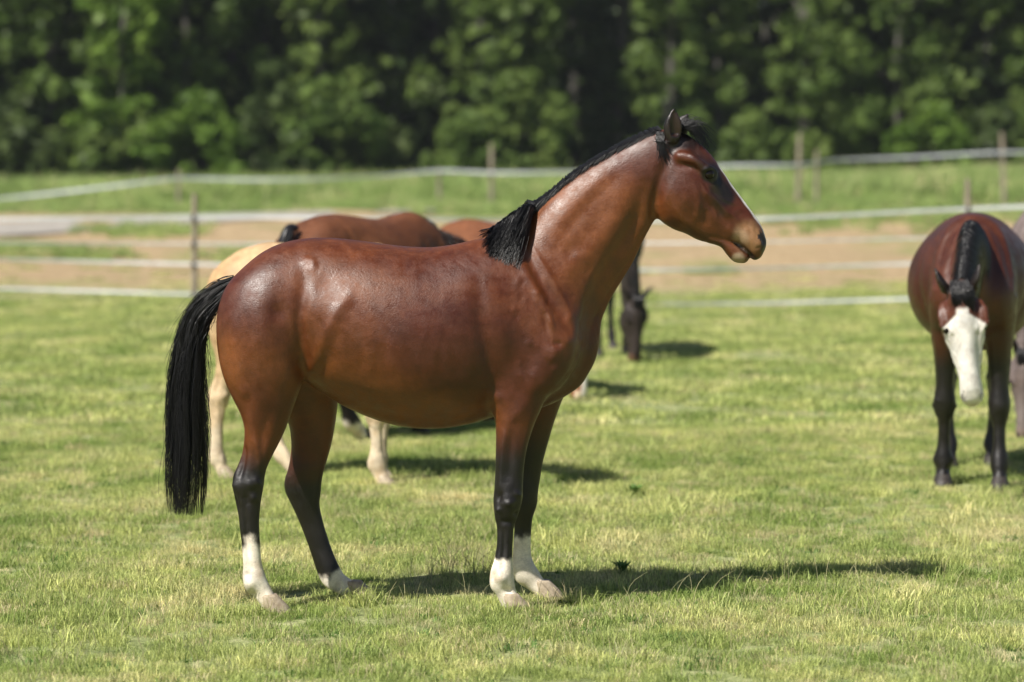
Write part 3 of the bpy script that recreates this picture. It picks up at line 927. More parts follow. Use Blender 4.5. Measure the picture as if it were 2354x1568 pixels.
BAY = dict(body=(0.072, 0.0155, 0.0042), alt=(0.150, 0.044, 0.0090),
    legs=dict(fore_near=(7.5, 10.5, 16.6), fore_far=(7, 10, 15.6), hind_near=(8.5, 12, 16.6), hind_far=(7.5, 11, 16.2)),
    hooves=dict(fore_near=M_HOOF_PALE, fore_far=M_HOOF_PALE, hind_near=M_HOOF_PALE, hind_far=M_HOOF_PALE),
    marks=[
        ('band', (((1604, 316), (1556, 322), 24, 9, 8), .9), (0.012, 0.008, 0.008)),
        ('band', (((1546, 318), (1543, 345), 11, 6, 6), .9), (0.012, 0.008, 0.008)),
        ('band', (((1580, 325), (1632, 400), 15, 9, 8), .7), (0.020, 0.011, 0.009)),
        ('band', (((1634, 402), (1668, 452), 19, 12, 9), .95), (0.010, 0.007, 0.007)),
        ('blob', ((1626, 400, 19, 5, 3), .96), (0.008, 0.006, 0.006)),
        ('band', (((1636, 430), (1654, 486), 9, 9, 8), .75), (0.016, 0.010, 0.008)),
        ('band', (((1540, 512), (1660, 566), 10, 14, 8), .6), (0.03, 0.014, 0.009)),
        ('blob', ((1720, 545, 34, 14), .70), (0.30, 0.165, 0.075)),
        ('blob', ((1700, 545, 18, 8), .5), (0.42, 0.30, 0.20)),
        ('band', (((1690, 560), (1738, 595), 5, 4, 3), .85), (0.014, 0.011, 0.010)),
        ('band', (((1763, 532), (1762, 570), 12, 5, 3), .96), (0.010, 0.009, 0.009)),
        ('blob', ((1758, 572, 14, 5), .9), (0.012, 0.010, 0.010)),
        ('blob', ((1696, 594, 13, 5), .8), (0.42, 0.32, 0.22)),
    ],
    blaze=[(0.020, 78, 275, 12)])

def main_mane(root, neck, H):
    r = np.random.default_rng(5)
    out = []; rad = []
    crest = np.array([W(*p)[[0, 2]] for p in [(1092, 548), (1115, 532), (1150, 508), (1185, 484), (1212, 470), (1230, 468), (1262, 448), (1302, 414), (1350, 380), (1400, 350), (1450, 324), (1500, 302), (1530, 296)]])
    def cp(t):
        v = catmull(np.concatenate([crest, np.zeros((len(crest), 1))], 1), np.array([t]))[0]
        return np.array((v[0], 0, v[1]))
    M_ = 9
    # the tuft that falls on the near side before the withers
    lk = [(r.normal(0, 3), r.normal(0, 9)) for _ in range(22)]
    for i in range(1200):
        t = r.uniform(1.5, 5.0)
        u = (t - 1.5) / 3.5
        lo_ = lk[min(21, int(u * 22))]
        p0 = cp(t) + np.array((r.normal(0, .004), r.uniform(-.012, .012), -.006))
        u = u * .5 + .5 * (int(u * 22) + .5) / 22
        tipx = 1106 + 84 * u + lo_[0] + r.normal(0, 3); tipy = 552 + 60 * math.sin(min(1.25, u * 1.9) * 1.57) + lo_[1] * .9 + r.normal(0, 3) - r.random() ** 1.6 * 70 * min(1, u + .25)
        e = W(tipx, tipy)
        e[1] = -(.150 + .03 * u) + r.normal(0, .003)
        mid = (p0 + e) / 2; mid[1] = -(.080 + .014 * r.random() + .02 * u); mid[2] += (.022 + .008 * r.random()) * min(1, u * 2.2); mid[0] += .012
        q = (p0 * .6 + mid * .4); q[2] += .014 * min(1, u * 3) + .006 * r.random(); q[1] -= .02
        out.append(bez([p0, q, mid, e], M_)); rad.append(.0015 * r.uniform(.5, 1.6))
    # hair lying over the far side of the crest, thin fringe on this side
    for i in range(2300):
        t = r.uniform(4.6, 11.6)
        p0 = cp(t) + np.array((r.normal(0, .004), r.uniform(-.016, .012), -.004 + r.uniform(-.004, .002)))
        tan = cp(min(t + .1, 12)) - cp(max(t - .1, 0)); tan /= np.linalg.norm(tan)
        if r.random() < .5:
            L = r.uniform(.03, .055) * (1 + .9 * max(0, math.sin((t - 4.6) * 1.3)))
            e = p0 - tan * L * r.uniform(.6, 1.5) + np.array((0, -.020, -L * .42))
            q = (p0 + e) / 2 + np.array((0, -.004, .010))
            out.append(bez([p0, q, e], M_)); rad.append(.0018)
        else:
            L = r.uniform(.14, .26)
            e = p0 - tan * r.uniform(0, .08) + np.array((0, .10 + r.normal(0, .01), -L))
            q = p0 + np.array((0, .035, .010 + r.random() * .008)) - tan * .02
            q2 = (q + e) / 2 + np.array((0, .03, .02))
            out.append(bez([p0, q, q2, e], M_)); rad.append(.0021)
    # tuft behind the near ear
    for i in range(120):
        p0 = W(1506 + r.uniform(0, 26), 304 + r.normal(0, 2)) + np.array((0, -.02 - r.random() * .025, 0))
        e = W(1524 + r.normal(4, 12), 346 + r.uniform(-26, 36)); e[1] = -.078 + r.normal(0, .004)
        q = W(1507 + r.uniform(-1, 18), 324); q[1] = -.066
        out.append(bez([p0, q, e], M_)); rad.append(.0016)
    hair('mane', np.array(out), np.array(rad), M_HAIR, root)['kind'] = 'stuff'
    out = []; rad = []
    for i in range(190):
        p0 = W(1560 + r.uniform(-14, 18), 296 + r.normal(0, 2)) + np.array((0, r.uniform(-.045, .045), 0))
        p0[2] += .004
        lat = p0[1]
        ln = r.uniform(.4, 1.0)
        e = W(1560 + 68 * ln + r.normal(0, 8), 292 + 56 * ln ** 1.3 + r.normal(0, 9)); e[1] = lat * 1.3 + r.normal(0, .006)
        if r.random() < .5: e = e + np.array((.035, r.normal(0, .02), .05)) * r.random()
        q = (p0 + e) / 2 + np.array((.012, 0, .028 + .014 * r.random()))
        out.append(bez([p0, q, e], M_)); rad.append(.0014)
    hair('forelock', np.array(out), np.array(rad), M_HAIR, root)['kind'] = 'stuff'

def main_tail(root):
    line = [W(546, 648), W(518, 664), W(484, 692), W(456, 728), W(441, 776), W(434, 840), W(430, 920), W(431, 1010), W(430, 1090), W(427, 1182)]
    wid = [.030, .052, .066, .072, .076, .080, .084, .088, .084, .064]
    lat = [.030, .038, .048, .055, .060, .062, .066, .070, .070, .066]
    st = np.concatenate([tail_strands(line, wid, lat, 2000, 11, 18, .42, .017), tail_strands(line, [w * 1.22 for w in wid], [w * 1.2 for w in lat], 160, 12, 18, .7, .024)])
    r = np.random.default_rng(3)
    hair('tail', st, .0015 * r.uniform(.6, 1.6, len(st)), M_HAIR, root)['kind'] = 'stuff'
    V, F = tube('t', line[:-1], [w * .55 for w in wid[:6]] + [.036, .022, .008], [w * .6 for w in lat[:6]] + [.036, .022, .008], M_HAIR, root)
    mesh_obj('dock', V, F, M_HAIR, root, smooth=True)

make_horse('glossy bay horse with black tail and white socks standing side on in the foreground', BAY, (HX, 12, 0), 0, 0.0064,
           mane=main_mane, tail=main_tail, lo=(-.86, -.40, .0), hi=(1.68, .40, 2.16))

# ------------------------------------------------------------------ other horses, posed
P0 = NECK[-1][0]
def pose(poll, psi=0.0, pitch=0.0, mid=None, roll=0.0, drop=1.0):
    """neck stations and head matrix for a lowered or turned head"""
    poll = np.array(poll, float)
    H = Matrix.Translation(Vector(poll)) @ Matrix.Rotation(psi, 4, 'Z') @ Matrix.Rotation(pitch, 4, 'Y') @ Matrix.Rotation(roll, 4, 'X') @ Matrix.Translation(-Vector(P0))
    c0, c1 = NECK[0][0], NECK[1][0]
    if mid is None: mid = (c1 + poll) / 2 + np.array((.06, 0, .10))
    ctrl = [c0 + np.array((-.02, 0, -.02)), c0 * .45 + c1 * .55 + np.array((0, 0, -.05 * drop)), np.array(mid, float), poll]
    n = len(NECK)
    C = bez(ctrl, n)
    T = np.gradient(C, axis=0); T /= np.linalg.norm(T, axis=1)[:, None]
    st = []
    for i in range(n):
        u = i / (n - 1)
        ps = psi * u
        L = np.array((-math.sin(ps), math.cos(ps), 0))
        A = np.cross(T[i], L); A /= np.linalg.norm(A)
        h0 = NECK[i][1]; a = np.linalg.norm(h0)
        w = sstep(0, .3, u)
        d = h0 / a * (1 - w) + A * w; d /= np.linalg.norm(d)
        st.append((C[i], d * a, L, NECK[i][3]))
    return st, H

def generic_mane(side=1, n=900, th=(0.7, 1.3), mat=None, fore=True, seed=2, rad0=.0024, both=0.0):
    def f(root, neck, H):
        r = np.random.default_rng(seed)
        A = np.array([np.concatenate([c, h, l, [b]]) for c, h, l, b in neck])
        out = []; rad = []
        for i in range(n):
            t = r.uniform(0.5, len(neck) - 1.15)
            s = side if r.random() > both else -side
            t1 = r.uniform(*th) * (1.0 if s == side else .5)
            tt = np.linspace(0, 1, 9)
            q = catmull(A, t + tt * r.uniform(-.5, .3))
            ang = s * tt * t1 + r.normal(0, .05)
            up = 1.035 + .03 * np.sin(tt * 3.1) * r.uniform(.5, 1.5)
            p = q[:, :3] + q[:, 3:6] * (np.cos(ang) * up)[:, None] + q[:, 6:9] * (q[:, 9] * np.sin(ang) * 1.12 + .004)[:, None] * 1.0
            p[:, 2] -= tt ** 2 * r.uniform(.0, .05)
            out.append(p); rad.append(rad0 * r.uniform(.6, 1.4))
        hair('mane', np.array(out), np.array(rad), mat or M_HAIR, root)['kind'] = 'stuff'
        if fore:
            HA = np.array(H)
            out = []; rad = []
            for i in range(380):
                p0 = W(1540 + r.uniform(-8, 26), 298) + np.array((0, r.uniform(-.04, .04), .004))
                ln = r.uniform(.4, 1.0)
                e = W(1566 + 60 * ln, 296 + 78 * ln); e[1] = p0[1] * (1.7 - ln * 1.0) + r.normal(0, .008) + .01
                q = (p0 + e) / 2 + np.array((.020, r.normal(0, .006), .024))
                p = bez([p0, q, e], 9) @ HA[:3, :3].T + HA[:3, 3]
                out.append(p); rad.append(.0018)
            hair('forelock', np.array(out), np.array(rad), mat or M_HAIR, root)['kind'] = 'stuff'
    return f

def generic_tail(mat=None, n=420, length=1.0, fat=1.0, up=0):
    def f(root):
        line = [W(548, 640), W(520, 652), W(500, 690), W(492, 760), W(490, 860), W(490, 960), W(488, 1000 + 130 * length)]
        wid = [.02, .032, .045, .055, .060, .065, .055]; lat = [.03, .035, .045, .055, .06, .06, .05]
        line = [p + np.array((-.0, 0, up)) * (1, 1, 1 if i else .8) for i, p in enumerate(line)]
        wid = [w * fat for w in wid]; lat = [w * fat for w in lat]
        st = tail_strands(line, wid, lat, n, 21, 12, .3)
        hair('tail', st, .0035, mat or M_HAIR, root)['kind'] = 'stuff'
        V, F = tube('t', line[:-1], [w * .75 for w in wid[:-1]], [w * .75 for w in lat[:-1]], M_HAIR, root)
        mesh_obj('dock', V, F, mat or M_HAIR, root, smooth=True)
    return f

def std_legs(fn=0, ff=-.25, hn=0, hf=0, dy=0.0, hfl=0.0, hdy=0.0):
    """legs with stance offsets; the far legs are the near ones mirrored so that they stand naturally"""
    mir = lambda st: [(c * np.array((1, -1, 1)), h, l, b) for c, h, l, b in st]
    return dict(fore_near=stance(FORE_N, fn, -dy), fore_far=stance(mir(FORE_N), ff, dy), hind_near=stance(HIND_N, hn, -dy + hdy), hind_far=stance(mir(HIND_N), hf, dy - hdy, lift=hfl))

def base_from(px, py, rz, lx):
    """place the horse so its local point (lx,0,0) stands at that photo point on the ground"""
    g = ground(px, py)
    return (g[0] - lx * math.cos(rz), g[1] - lx * math.sin(rz), float(hfun(g[0], g[1])))

D_ = M_HOOF_DARK
NOLEG = dict(fore_near=(7.5, 10.5, None), fore_far=(7.5, 10.5, None), hind_near=(8.5, 12, None), hind_far=(8.5, 12, None))
ALLDARK = dict(fore_near=D_, fore_far=D_, hind_near=D_, hind_far=D_)

def heavy(legs, k):
    out = {}
    for n_, st in legs.items():
        L = len(st)
        out[n_] = [(c, h * (1 + (k - 1) * min(1, i / 9)), l, b * (1 + (k - 1) * min(1, i / 9))) for i, (c, h, l, b) in enumerate(st)]
    return out
# bay with the white face, walking up on the right
neckF, HF = pose((1.34, -.07, 1.12), 0.0, R(40), mid=(1.02, -.03, 1.33), roll=0)
HF = Matrix.Translation(Vector((1.34, -.07, 1.12))) @ Matrix.Rotation(R(7), 4, 'X') @ Matrix.Rotation(R(2), 4, 'Z') @ Matrix.Rotation(R(36), 4, 'Y') @ Matrix.Diagonal((1.04, 1.30, 1.04, 1)) @ Matrix.Translation(-Vector(P0))
SPEC_F = dict(body=(0.055, 0.013, 0.005), alt=(0.095, 0.026, 0.009),
    legs=dict(fore_near=(7.0, 9.5, None), fore_far=(7.0, 9.5, None), hind_near=(8.5, 12, None), hind_far=(8.5, 12, None)),
    hooves=ALLDARK, marks=[('blob', ((1735, 560, 46, 10), .95), (0.74, 0.66, 0.60)), ('blob', ((1752, 570, 18, 8), .5), (0.30, 0.22, 0.19)), ('blob', ((1700, 596, 16, 8), .7), (0.30, 0.24, 0.20))],
    blaze=[(lambda t: .026 + .066 * np.clip((t - 38) / 38, 0, 1) - .022 * np.clip((t - 95) / 80, 0, 1), 24, 300, 62)])
RF = R(-99)
make_horse('bay horse with broad white face and black legs facing the viewer at the right', SPEC_F,
    base_from(2232, 1124, RF, .60), RF, .0095, neck=neckF, headM=HF,
    legs=heavy(std_legs(-.02, .12, .10, -.05, .012, hdy=.05), 1.28), mane=generic_mane(1, 2600, (.7, 1.9), seed=8, both=.35, rad0=.0026), tail=generic_tail(), belly=1.15,
    extra_relief=.8, lo=(-.9, -.5, 0), hi=(1.75, .5, 1.75), ear_tips=[(1520, 256), (1520, 256)], earlean=(.018, .018))

# palomino behind the bay
pal_h, pal_f = ground(560, 1080), ground(905, 1116)
RC = R(-25)
neckC, HC = pose((1.36, 0, 1.12), 0, R(36), mid=(1.02, 0, 1.30))
SPEC_C = dict(body=(0.48, 0.31, 0.165), alt=(0.55, 0.40, 0.24), point=(0.60, 0.46, 0.30), point_on=True, white=(0.62, 0.52, 0.38), ear=(.5, .33, .18),
    legs=dict(fore_near=(6, 9, 14), fore_far=(6, 9, 14), hind_near=(8, 12, 16), hind_far=(8, 12, 16)),
    hooves=dict(fore_near=M_HOOF_PALE, fore_far=M_HOOF_PALE, hind_near=M_HOOF_PALE, hind_far=M_HOOF_PALE), marks=[])
make_horse('cream palomino horse directly behind the glossy bay, only its rump and pale legs showing', SPEC_C,
    base_from(912, 1116, RC, .56), RC, .014, neck=neckC, headM=HC, legs=heavy(std_legs(.09, -.08, -.10, .26, 0), 1.2), mane=generic_mane(1, 200, mat=M_HAIR_PALE), scale=.885,
    tail=None, coat=M_COAT_MATTE, lo=(-1.0, -.45, 0), hi=(1.75, .45, 1.75), ear_tips=[(1530, 270), (1530, 270)])

# bay grazing behind the palomino, turned away
neckG, HG = pose((1.28, 0, .53), 0, R(38), mid=(1.10, 0, 1.08), drop=2)
SPEC_A = dict(body=(0.105, 0.038, 0.017), alt=(0.155, 0.060, 0.027), legs=dict(fore_near=(7.5, 10.5, None), fore_far=(7.5, 10.5, None), hind_near=(8.5, 12, 19.5), hind_far=(8.5, 12, 17.5)), hooves=ALLDARK, marks=[])
RA = R(48)
gA = ground(695, 1020)
make_horse('brown horse with dark tail behind the palomino, its back showing above the bay', SPEC_A,
    (gA[0] + .55 * math.cos(RA), gA[1] + .55 * math.sin(RA), float(hfun(gA[0], gA[1]))), RA, .014, neck=neckG, headM=HG, legs=heavy(std_legs(-.1, .2, .34, .26), 1.35), scale=.96, mane=generic_mane(-1, 300),
    tail=generic_tail(length=.4, fat=1.5, up=.10), coat=M_COAT_MATTE, lo=(-1.0, -.45, 0), hi=(1.85, .45, 1.75))

# chestnut grazing beyond, nose to the turf
SPEC_B = dict(body=(0.15, 0.055, 0.024), alt=(0.20, 0.08, 0.036), legs=NOLEG, hooves=ALLDARK, marks=[('blob', ((1745, 560, 34, 10), .9), (0.70, 0.58, 0.44))], blaze=[(.03, 120, 300, 12)])
RB = R(-53)
gB = ground(1338, 922)
make_horse('chestnut horse grazing with its pale muzzle on the turf just past the bay\'s chest', SPEC_B,
    (gB[0] - 1.24 * math.cos(RB), gB[1] - 1.24 * math.sin(RB), 0), RB, .015, scale=.88, neck=neckG, headM=HG, legs=std_legs(-.25, .10, 0, .05), mane=generic_mane(1, 250),
    tail=generic_tail(length=.4), coat=M_COAT_MATTE, lo=(-1.0, -.45, 0), hi=(1.85, .45, 1.75))

# dark horse grazing
neckD, HD = pose((1.22, 0, .54), R(10), R(40), mid=(1.08, -.02, 1.10), drop=2)
SPEC_D = dict(body=(0.026, 0.019, 0.017), alt=(0.035, 0.026, 0.024), legs=NOLEG, hooves=ALLDARK, marks=[('blob', ((1735, 560, 32, 10), .8), (0.16, 0.07, 0.04))])
RD = R(-80)
gD = ground(1462, 838)
make_horse('black horse with a brown muzzle grazing in the distance below the main horse\'s jaw', SPEC_D,
    (gD[0] - 1.42 * math.cos(RD), gD[1] - 1.42 * math.sin(RD), 0), RD, .015, neck=neckD, headM=HD, legs=std_legs(.02, -.3, 0, .05, .02), mane=generic_mane(-1, 250),
    tail=generic_tail(length=.4), coat=M_COAT_MATTE, lo=(-1.0, -.45, 0), hi=(1.85, .45, 1.75), ear_tips=[(1520, 262), (1520, 262)], earlean=(.09, .09))

# grey-brown horse cut off by the right edge
SPEC_E = dict(body=(0.13, 0.10, 0.095), alt=(0.20, 0.165, 0.16), legs=NOLEG, hooves=ALLDARK, marks=[('blob', ((1735, 560, 40, 12), .8), (0.28, 0.21, 0.20))])
RE = R(-108)
gE = ground(2352, 1012)
make_horse('grey brown horse grazing half out of frame behind the white faced bay', SPEC_E,
    (gE[0] - 1.42 * math.cos(RE), gE[1] - 1.42 * math.sin(RE), 0), RE, .015, neck=neckG, headM=HG, legs=std_legs(-.2, .12, 0, .05), mane=generic_mane(1, 350),
    tail=generic_tail(length=.4), coat=M_COAT_MATTE, lo=(-1.0, -.45, 0), hi=(1.85, .45, 1.75))

# ------------------------------------------------------------------ fences
def post(x, y, zb, zt, w, parent, lean=0.0, seed=0):
    r = random.Random(seed)
    n = 10; V = []; F = []
    L = 5
    for i in range(L + 1):
        u = i / L
        for k in range(n):
            an = 2 * math.pi * k / n
            rr = w * (1 - .12 * u) * (1 + r.uniform(-.07, .07))
            if i == L: rr *= .82
            V.append((rr * math.cos(an) + lean * u * (zt - zb), rr * math.sin(an), (zb - zt) * 0 + (zt - zb) * u - .2 * (1 - u)))
    for i in range(L):
        for k in range(n):
            F.append((i * n + k, i * n + (k + 1) % n, (i + 1) * n + (k + 1) % n, (i + 1) * n + k))
    F.append(tuple(range(L * n, (L + 1) * n)))
    o = mesh_obj('post', V, F, M_POST, parent)
    o.location = (x, y, zb)
    return o

def tape(pts, width, parent, mat, y_sag=0.0, sub=10, seed=0):
    """flat woven tape between points, a few centimetres wide, twisting a little"""
    P = bez(pts, (len(pts) - 1) * sub + 1)
    r = np.random.default_rng(seed)
    V = []; F = []
    th = .0015
    for i, p in enumerate(P):
        tw = .25 * math.sin(i * .31 + seed) + .15 * math.sin(i * .13 + 2 * seed)
        up = np.array((0, math.sin(tw), math.cos(tw))) * width / 2
        nrm = np.array((0, -math.cos(tw), math.sin(tw))) * th
        for s1, s2 in ((1, 1), (-1, 1), (-1, -1), (1, -1)):
            V.append(p + up * s1 + nrm * s2)
    for i in range(len(P) - 1):
        for k in range(4):
            F.append((i * 4 + k, i * 4 + (k + 1) % 4, i * 4 + 4 + (k + 1) % 4, i * 4 + 4 + k))
    return mesh_obj('tape', V, F, mat, parent)

def insulator(x, y, z, parent):
    V, F = [], []
    for dx in (-.02, .02):
        for dy in (-.05, .0):
            for dz in (-.03, .03):
                V.append((dx, dy, dz))
    F = [(0, 1, 3, 2), (4, 6, 7, 5), (0, 4, 5, 1), (2, 3, 7, 6), (0, 2, 6, 4), (1, 5, 7, 3)]
    o = mesh_obj('insulator', V, F, M_HOOF_DARK, parent)
    o.location = (x, y, z)
    return o

nearY = lambda px: 36.4 - 0.0010 * (px - 445)
fn_ = empty('paddock_fence', (0, 36, 0))
tag(fn_, 'near paddock fence of four white tapes on slim wooden posts along the pasture edge', 'fence')
def rel(p, root): return np.array(p) - np.array(root.location)
NT = [
    ([(-500, 506), (0, 503), (445, 499), (890, 503), (1330, 508), (1742, 503), (2225, 480), (2750, 462)], .042),
    ([(-500, 552), (0, 558), (445, 560), (890, 562), (1330, 560), (1742, 556), (2225, 545), (2750, 536)], .024),
    ([(-500, 586), (0, 596), (445, 607), (890, 612), (1330, 620), (1742, 617), (2225, 602), (2750, 590)], .036),
    ([(-500, 652), (0, 663), (445, 676), (890, 686), (1330, 699), (1742, 697), (2225, 683), (2750, 672)], .034),
]
for i, (L, w) in enumerate(NT):
    tape([rel(at(px, py, nearY(px) - .07), fn_) for px, py in L], w, fn_, M_TAPE, seed=i)
for i, (px, pt) in enumerate([(-420, 440), (445, 445), (1330, 440), (2225, 412), (2760, 405)]):
    Y = nearY(px)
    p = at(px, pt, Y)
    zb = float(hfun(p[0], Y))
    post(*rel((p[0], Y, zb), fn_)[:2], zb - 0, p[2] - 0, .042, fn_, .01 if i == 1 else 0, i)
    for L, w in NT:
        yy = np.interp(px, [a for a, b_ in L], [b_ for a, b_ in L])
        q = rel(at(px, yy, Y - .035), fn_)
        insulator(q[0], q[1], q[2], fn_)

ff_ = empty('far_fence', (0, 66, 0))
tag(ff_, 'far fence of one grey tape on old wooden posts running over the grassy bank', 'fence')
FT = [(-500, 482), (-200, 474), (0, 457), (200, 435), (370, 414), (420, 410), (560, 413), (700, 412), (850, 406), (1010, 393), (1130, 397), (1300, 396), (1500, 392), (1680, 381), (1835, 379), (1920, 368), (2100, 361), (2310, 350), (2500, 352), (2800, 345)]
tape([rel(at(px, py, 65.9), ff_) for px, py in FT], .065, ff_, M_TAPE_FAR, sub=6, seed=9)
for i, (px, pt) in enumerate([(-430, 440), (-60, 425), (410, 390), (1010, 385), (1130, 330), (1560, 360), (1835, 306), (1878, 345), (2312, 304), (2680, 320)]):
    p = at(px, pt, 66)
    zb = float(hfun(p[0], 66))
    post(*rel((p[0], 66, zb), ff_)[:2], zb, p[2], .055 if pt < 340 else .045, ff_, (-.05 if px == 2312 else .02 if px == 1835 else 0), i + 20)

# ------------------------------------------------------------------ trees
def leaf_cloud(centers, radii, per, size, rng, flat=.85):
    """quads scattered on and in lumps"""
    V = []
    n = sum(per)
    C = np.repeat(np.array(centers), per, axis=0); Rr = np.repeat(np.array(radii), per)
    d = rng.normal(size=(n, 3)); d /= np.linalg.norm(d, axis=1)[:, None]
    rr = Rr * rng.uniform(.35, 1.05, n) ** .6
    P = C + d * rr[:, None] * np.array((1, 1, flat))
    nn = d + rng.normal(0, .7, (n, 3)) + np.array((0, 0, .35)); nn /= np.linalg.norm(nn, axis=1)[:, None]
    a = np.cross(nn, rng.normal(size=(n, 3))); a /= np.linalg.norm(a, axis=1)[:, None]
    b_ = np.cross(nn, a)
    s = size * rng.uniform(.6, 1.4, n)
    a = a * s[:, None]; b_ = b_ * (s * .62)[:, None]
    Q = np.stack([P - a, P + b_, P + a, P - b_], 1).reshape(-1, 3)
    F = np.arange(n * 4).reshape(-1, 4)
    return Q, F

def crown_mesh(h, w, seed, kind):
    rng = np.random.default_rng(seed)
    cs, rs, per = [], [], []
    lumps = {'broad': 190, 'column': 150, 'bush': 50}[kind]
    for i in range(lumps):
        u = rng.uniform(0.02, 1) if kind != 'broad' else rng.uniform(.06, 1)
        z = u * h
        if kind == 'broad': prof = math.sin(math.pi * min(1, (u * .88 + .13))) ** .55
        elif kind == 'column': prof = (1 - u) ** .45 * (.75 + .25 * math.sin(u * 21 + seed))
        else: prof = math.sqrt(max(0, 1 - u ** 2))
        an = rng.uniform(0, 6.28)
        rad = w * prof * rng.uniform(.45, 1.0)
        cs.append((rad * math.cos(an), rad * math.sin(an), z))
        r_ = rng.uniform(.3, 1.0) ** 1.4 * (w * .23 if kind != 'bush' else w * .32)
        rs.append(r_); per.append(int(62 * (r_ / .8) ** 1.6) + 12)
    return leaf_cloud(cs, rs, per, .19, rng)

CROWNS = {}
for i, (k, h, w) in enumerate([('broad', 13, 3.6), ('broad', 12, 3.1), ('broad', 14, 4.0), ('column', 13, 2.5), ('column', 12, 2.1), ('bush', 3.0, 1.8), ('bush', 2.0, 1.5), ('bush', 4.2, 2.0)]):
    V, F = crown_mesh(h, w, 100 + i, k)
    for mname, mm_ in (('g', M_LEAF), ('b', M_LEAF_BRIGHT), ('d', M_LEAF_DARK)):
        o = mesh_obj('crown', V, F, mm_)
        CROWNS[(i, mname)] = o.data
        bpy.data.objects.remove(o)

def trunk_mesh(h, r0, mat, seed):
    r = random.Random(seed)
    pts = [np.array((0, 0, -.4))]
    for i in range(1, 7):
        pts.append(np.array((r.uniform(-.22, .22) * i / 3, r.uniform(-.22, .22) * i / 3, h * i / 6)))
    V, F = tube('t', pts, [r0 * (1 - .75 * i / 6) for i in range(7)], [r0 * (1 - .75 * i / 6) for i in range(7)], mat, None, n=9, M_=12)
    # limbs
    for b_ in range(7):
        u = r.uniform(.25, .85); an = r.uniform(0, 6.28)
        c = np.array([np.interp(u * 6, range(7), [p[k] for p in pts]) for k in range(3)])
        L = r.uniform(1.2, 2.6)
        e = c + np.array((math.cos(an) * L, math.sin(an) * L, L * .8))
        q = (c + e) / 2 + np.array((0, 0, .12))
        v2, f2 = tube('l', [c, q, e], [r0 * .3, r0 * .2, r0 * .05], [r0 * .3, r0 * .2, r0 * .05], mat, None, n=6, M_=6)
        o = len(V); V += v2; F += [tuple(i + o for i in f) for f in f2]
    o = mesh_obj('trunk', V, F, mat, smooth=True)
    d = o.data; bpy.data.objects.remove(o)
    return d
TRUNKS = [trunk_mesh(12, .17, M_BARK, 1), trunk_mesh(12, .12, M_BARK, 2), trunk_mesh(12, .22, M_BARK, 3), trunk_mesh(12, .14, M_BARK_PALE, 4)]

SIDE_NAMES = ['far left', 'left', 'centre left', 'centre', 'centre right', 'right', 'far right']
def tree(x, y, ci, tone, ti, sc, rz, label, name='tree', group='trees of the woodland edge', trunk=True):
    z = float(hfun(x, y))
    root = empty(name, (x, y, z), rz)
    root.scale = (sc, sc, sc)
    tag(root, label, 'tree' if name == 'tree' else 'shrub', group)
    c = bpy.data.objects.new('crown', CROWNS[(ci, tone)]); COL.objects.link(c); c.parent = root
    if trunk:
        t = bpy.data.objects.new('trunk', TRUNKS[ti]); COL.objects.link(t); t.parent = root
    return root

rt = random.Random(4)
back_seen = {}
px_at = lambda x, y: CX + x * FPX / y
TONE = {'g': 'mid green', 'b': 'bright green', 'd': 'dark green'}
front = [  # photo x, Y, crown, tone, trunk, scale
    (-420, 101, 0, 'g', 0, 1.0), (-300, 100, 3, 'g', 1, 1.0), (-190, 102, 1, 'd', 0, 1.0), (-80, 100, 0, 'd', 2, 1.05), (20, 103, 4, 'd', 0, 1.1), (120, 99, 1, 'g', 0, 1.0), (185, 104, 3, 'd', 1, 1.05),
    (290, 97, 4, 'b', 1, 1.15), (365, 103, 4, 'd', 3, 1.0), (430, 101, 0, 'g', 0, 1.0), (530, 104, 2, 'g', 1, 1.05), (620, 102, 4, 'd', 1, .95), (730, 100, 3, 'g', 0, 1.1),
    (830, 104, 1, 'g', 2, 1.0), (905, 103, 3, 'd', 3, 1.0), (1000, 106, 4, 'd', 0, 1.1), (1110, 100, 3, 'g', 0, 1.1), (1200, 100, 4, 'g', 1, 1.15), (1320, 105, 3, 'd', 0, 1.1),
    (1420, 104, 4, 'd', 2, 1.0), (1540, 100, 3, 'g', 0, 1.05), (1650, 102, 3, 'g', 1, 1.15), (1760, 105, 4, 'd', 0, 1.1), (1850, 101, 4, 'g', 0, 1.15), (1960, 106, 3, 'd', 2, 1.0),
    (2060, 101, 0, 'g', 1, 1.0), (2160, 104, 4, 'd', 0, 1.0), (2270, 102, 1, 'g', 3, 1.0), (2370, 101, 3, 'd', 1, 1.05), (2480, 103, 0, 'g', 0, 1.0), (2600, 101, 2, 'g', 1, 1.0), (2730, 102, 1, 'd', 0, 1.0)]
shape_w = {0: 'broad rounded', 1: 'broad leaning', 2: 'wide spreading', 3: 'tall narrow', 4: 'slim upright'}
def where(px):
    if px < -400: return 'far beyond the left picture edge'
    if px < -30: return 'just beyond the left picture edge'
    if px > 2700: return 'far beyond the right picture edge'
    if px > 2390: return 'just beyond the right picture edge'
    for lim, s in ((200, 'at the left end of the woodland'), (480, 'left of the far fence\'s first post'), (760, 'above the first bay\'s rump'), (1000, 'above the grazing brown horse\'s back'),
                   (1200, 'behind the tall centre fence post'), (1500, 'behind the main horse\'s neck'), (1700, 'behind the main horse\'s head'), (1900, 'behind the right-hand fence post with weeds'), (2200, 'above the white faced bay'), (2400, 'at the right end of the woodland')):
        if px < lim: return s
seen = {}
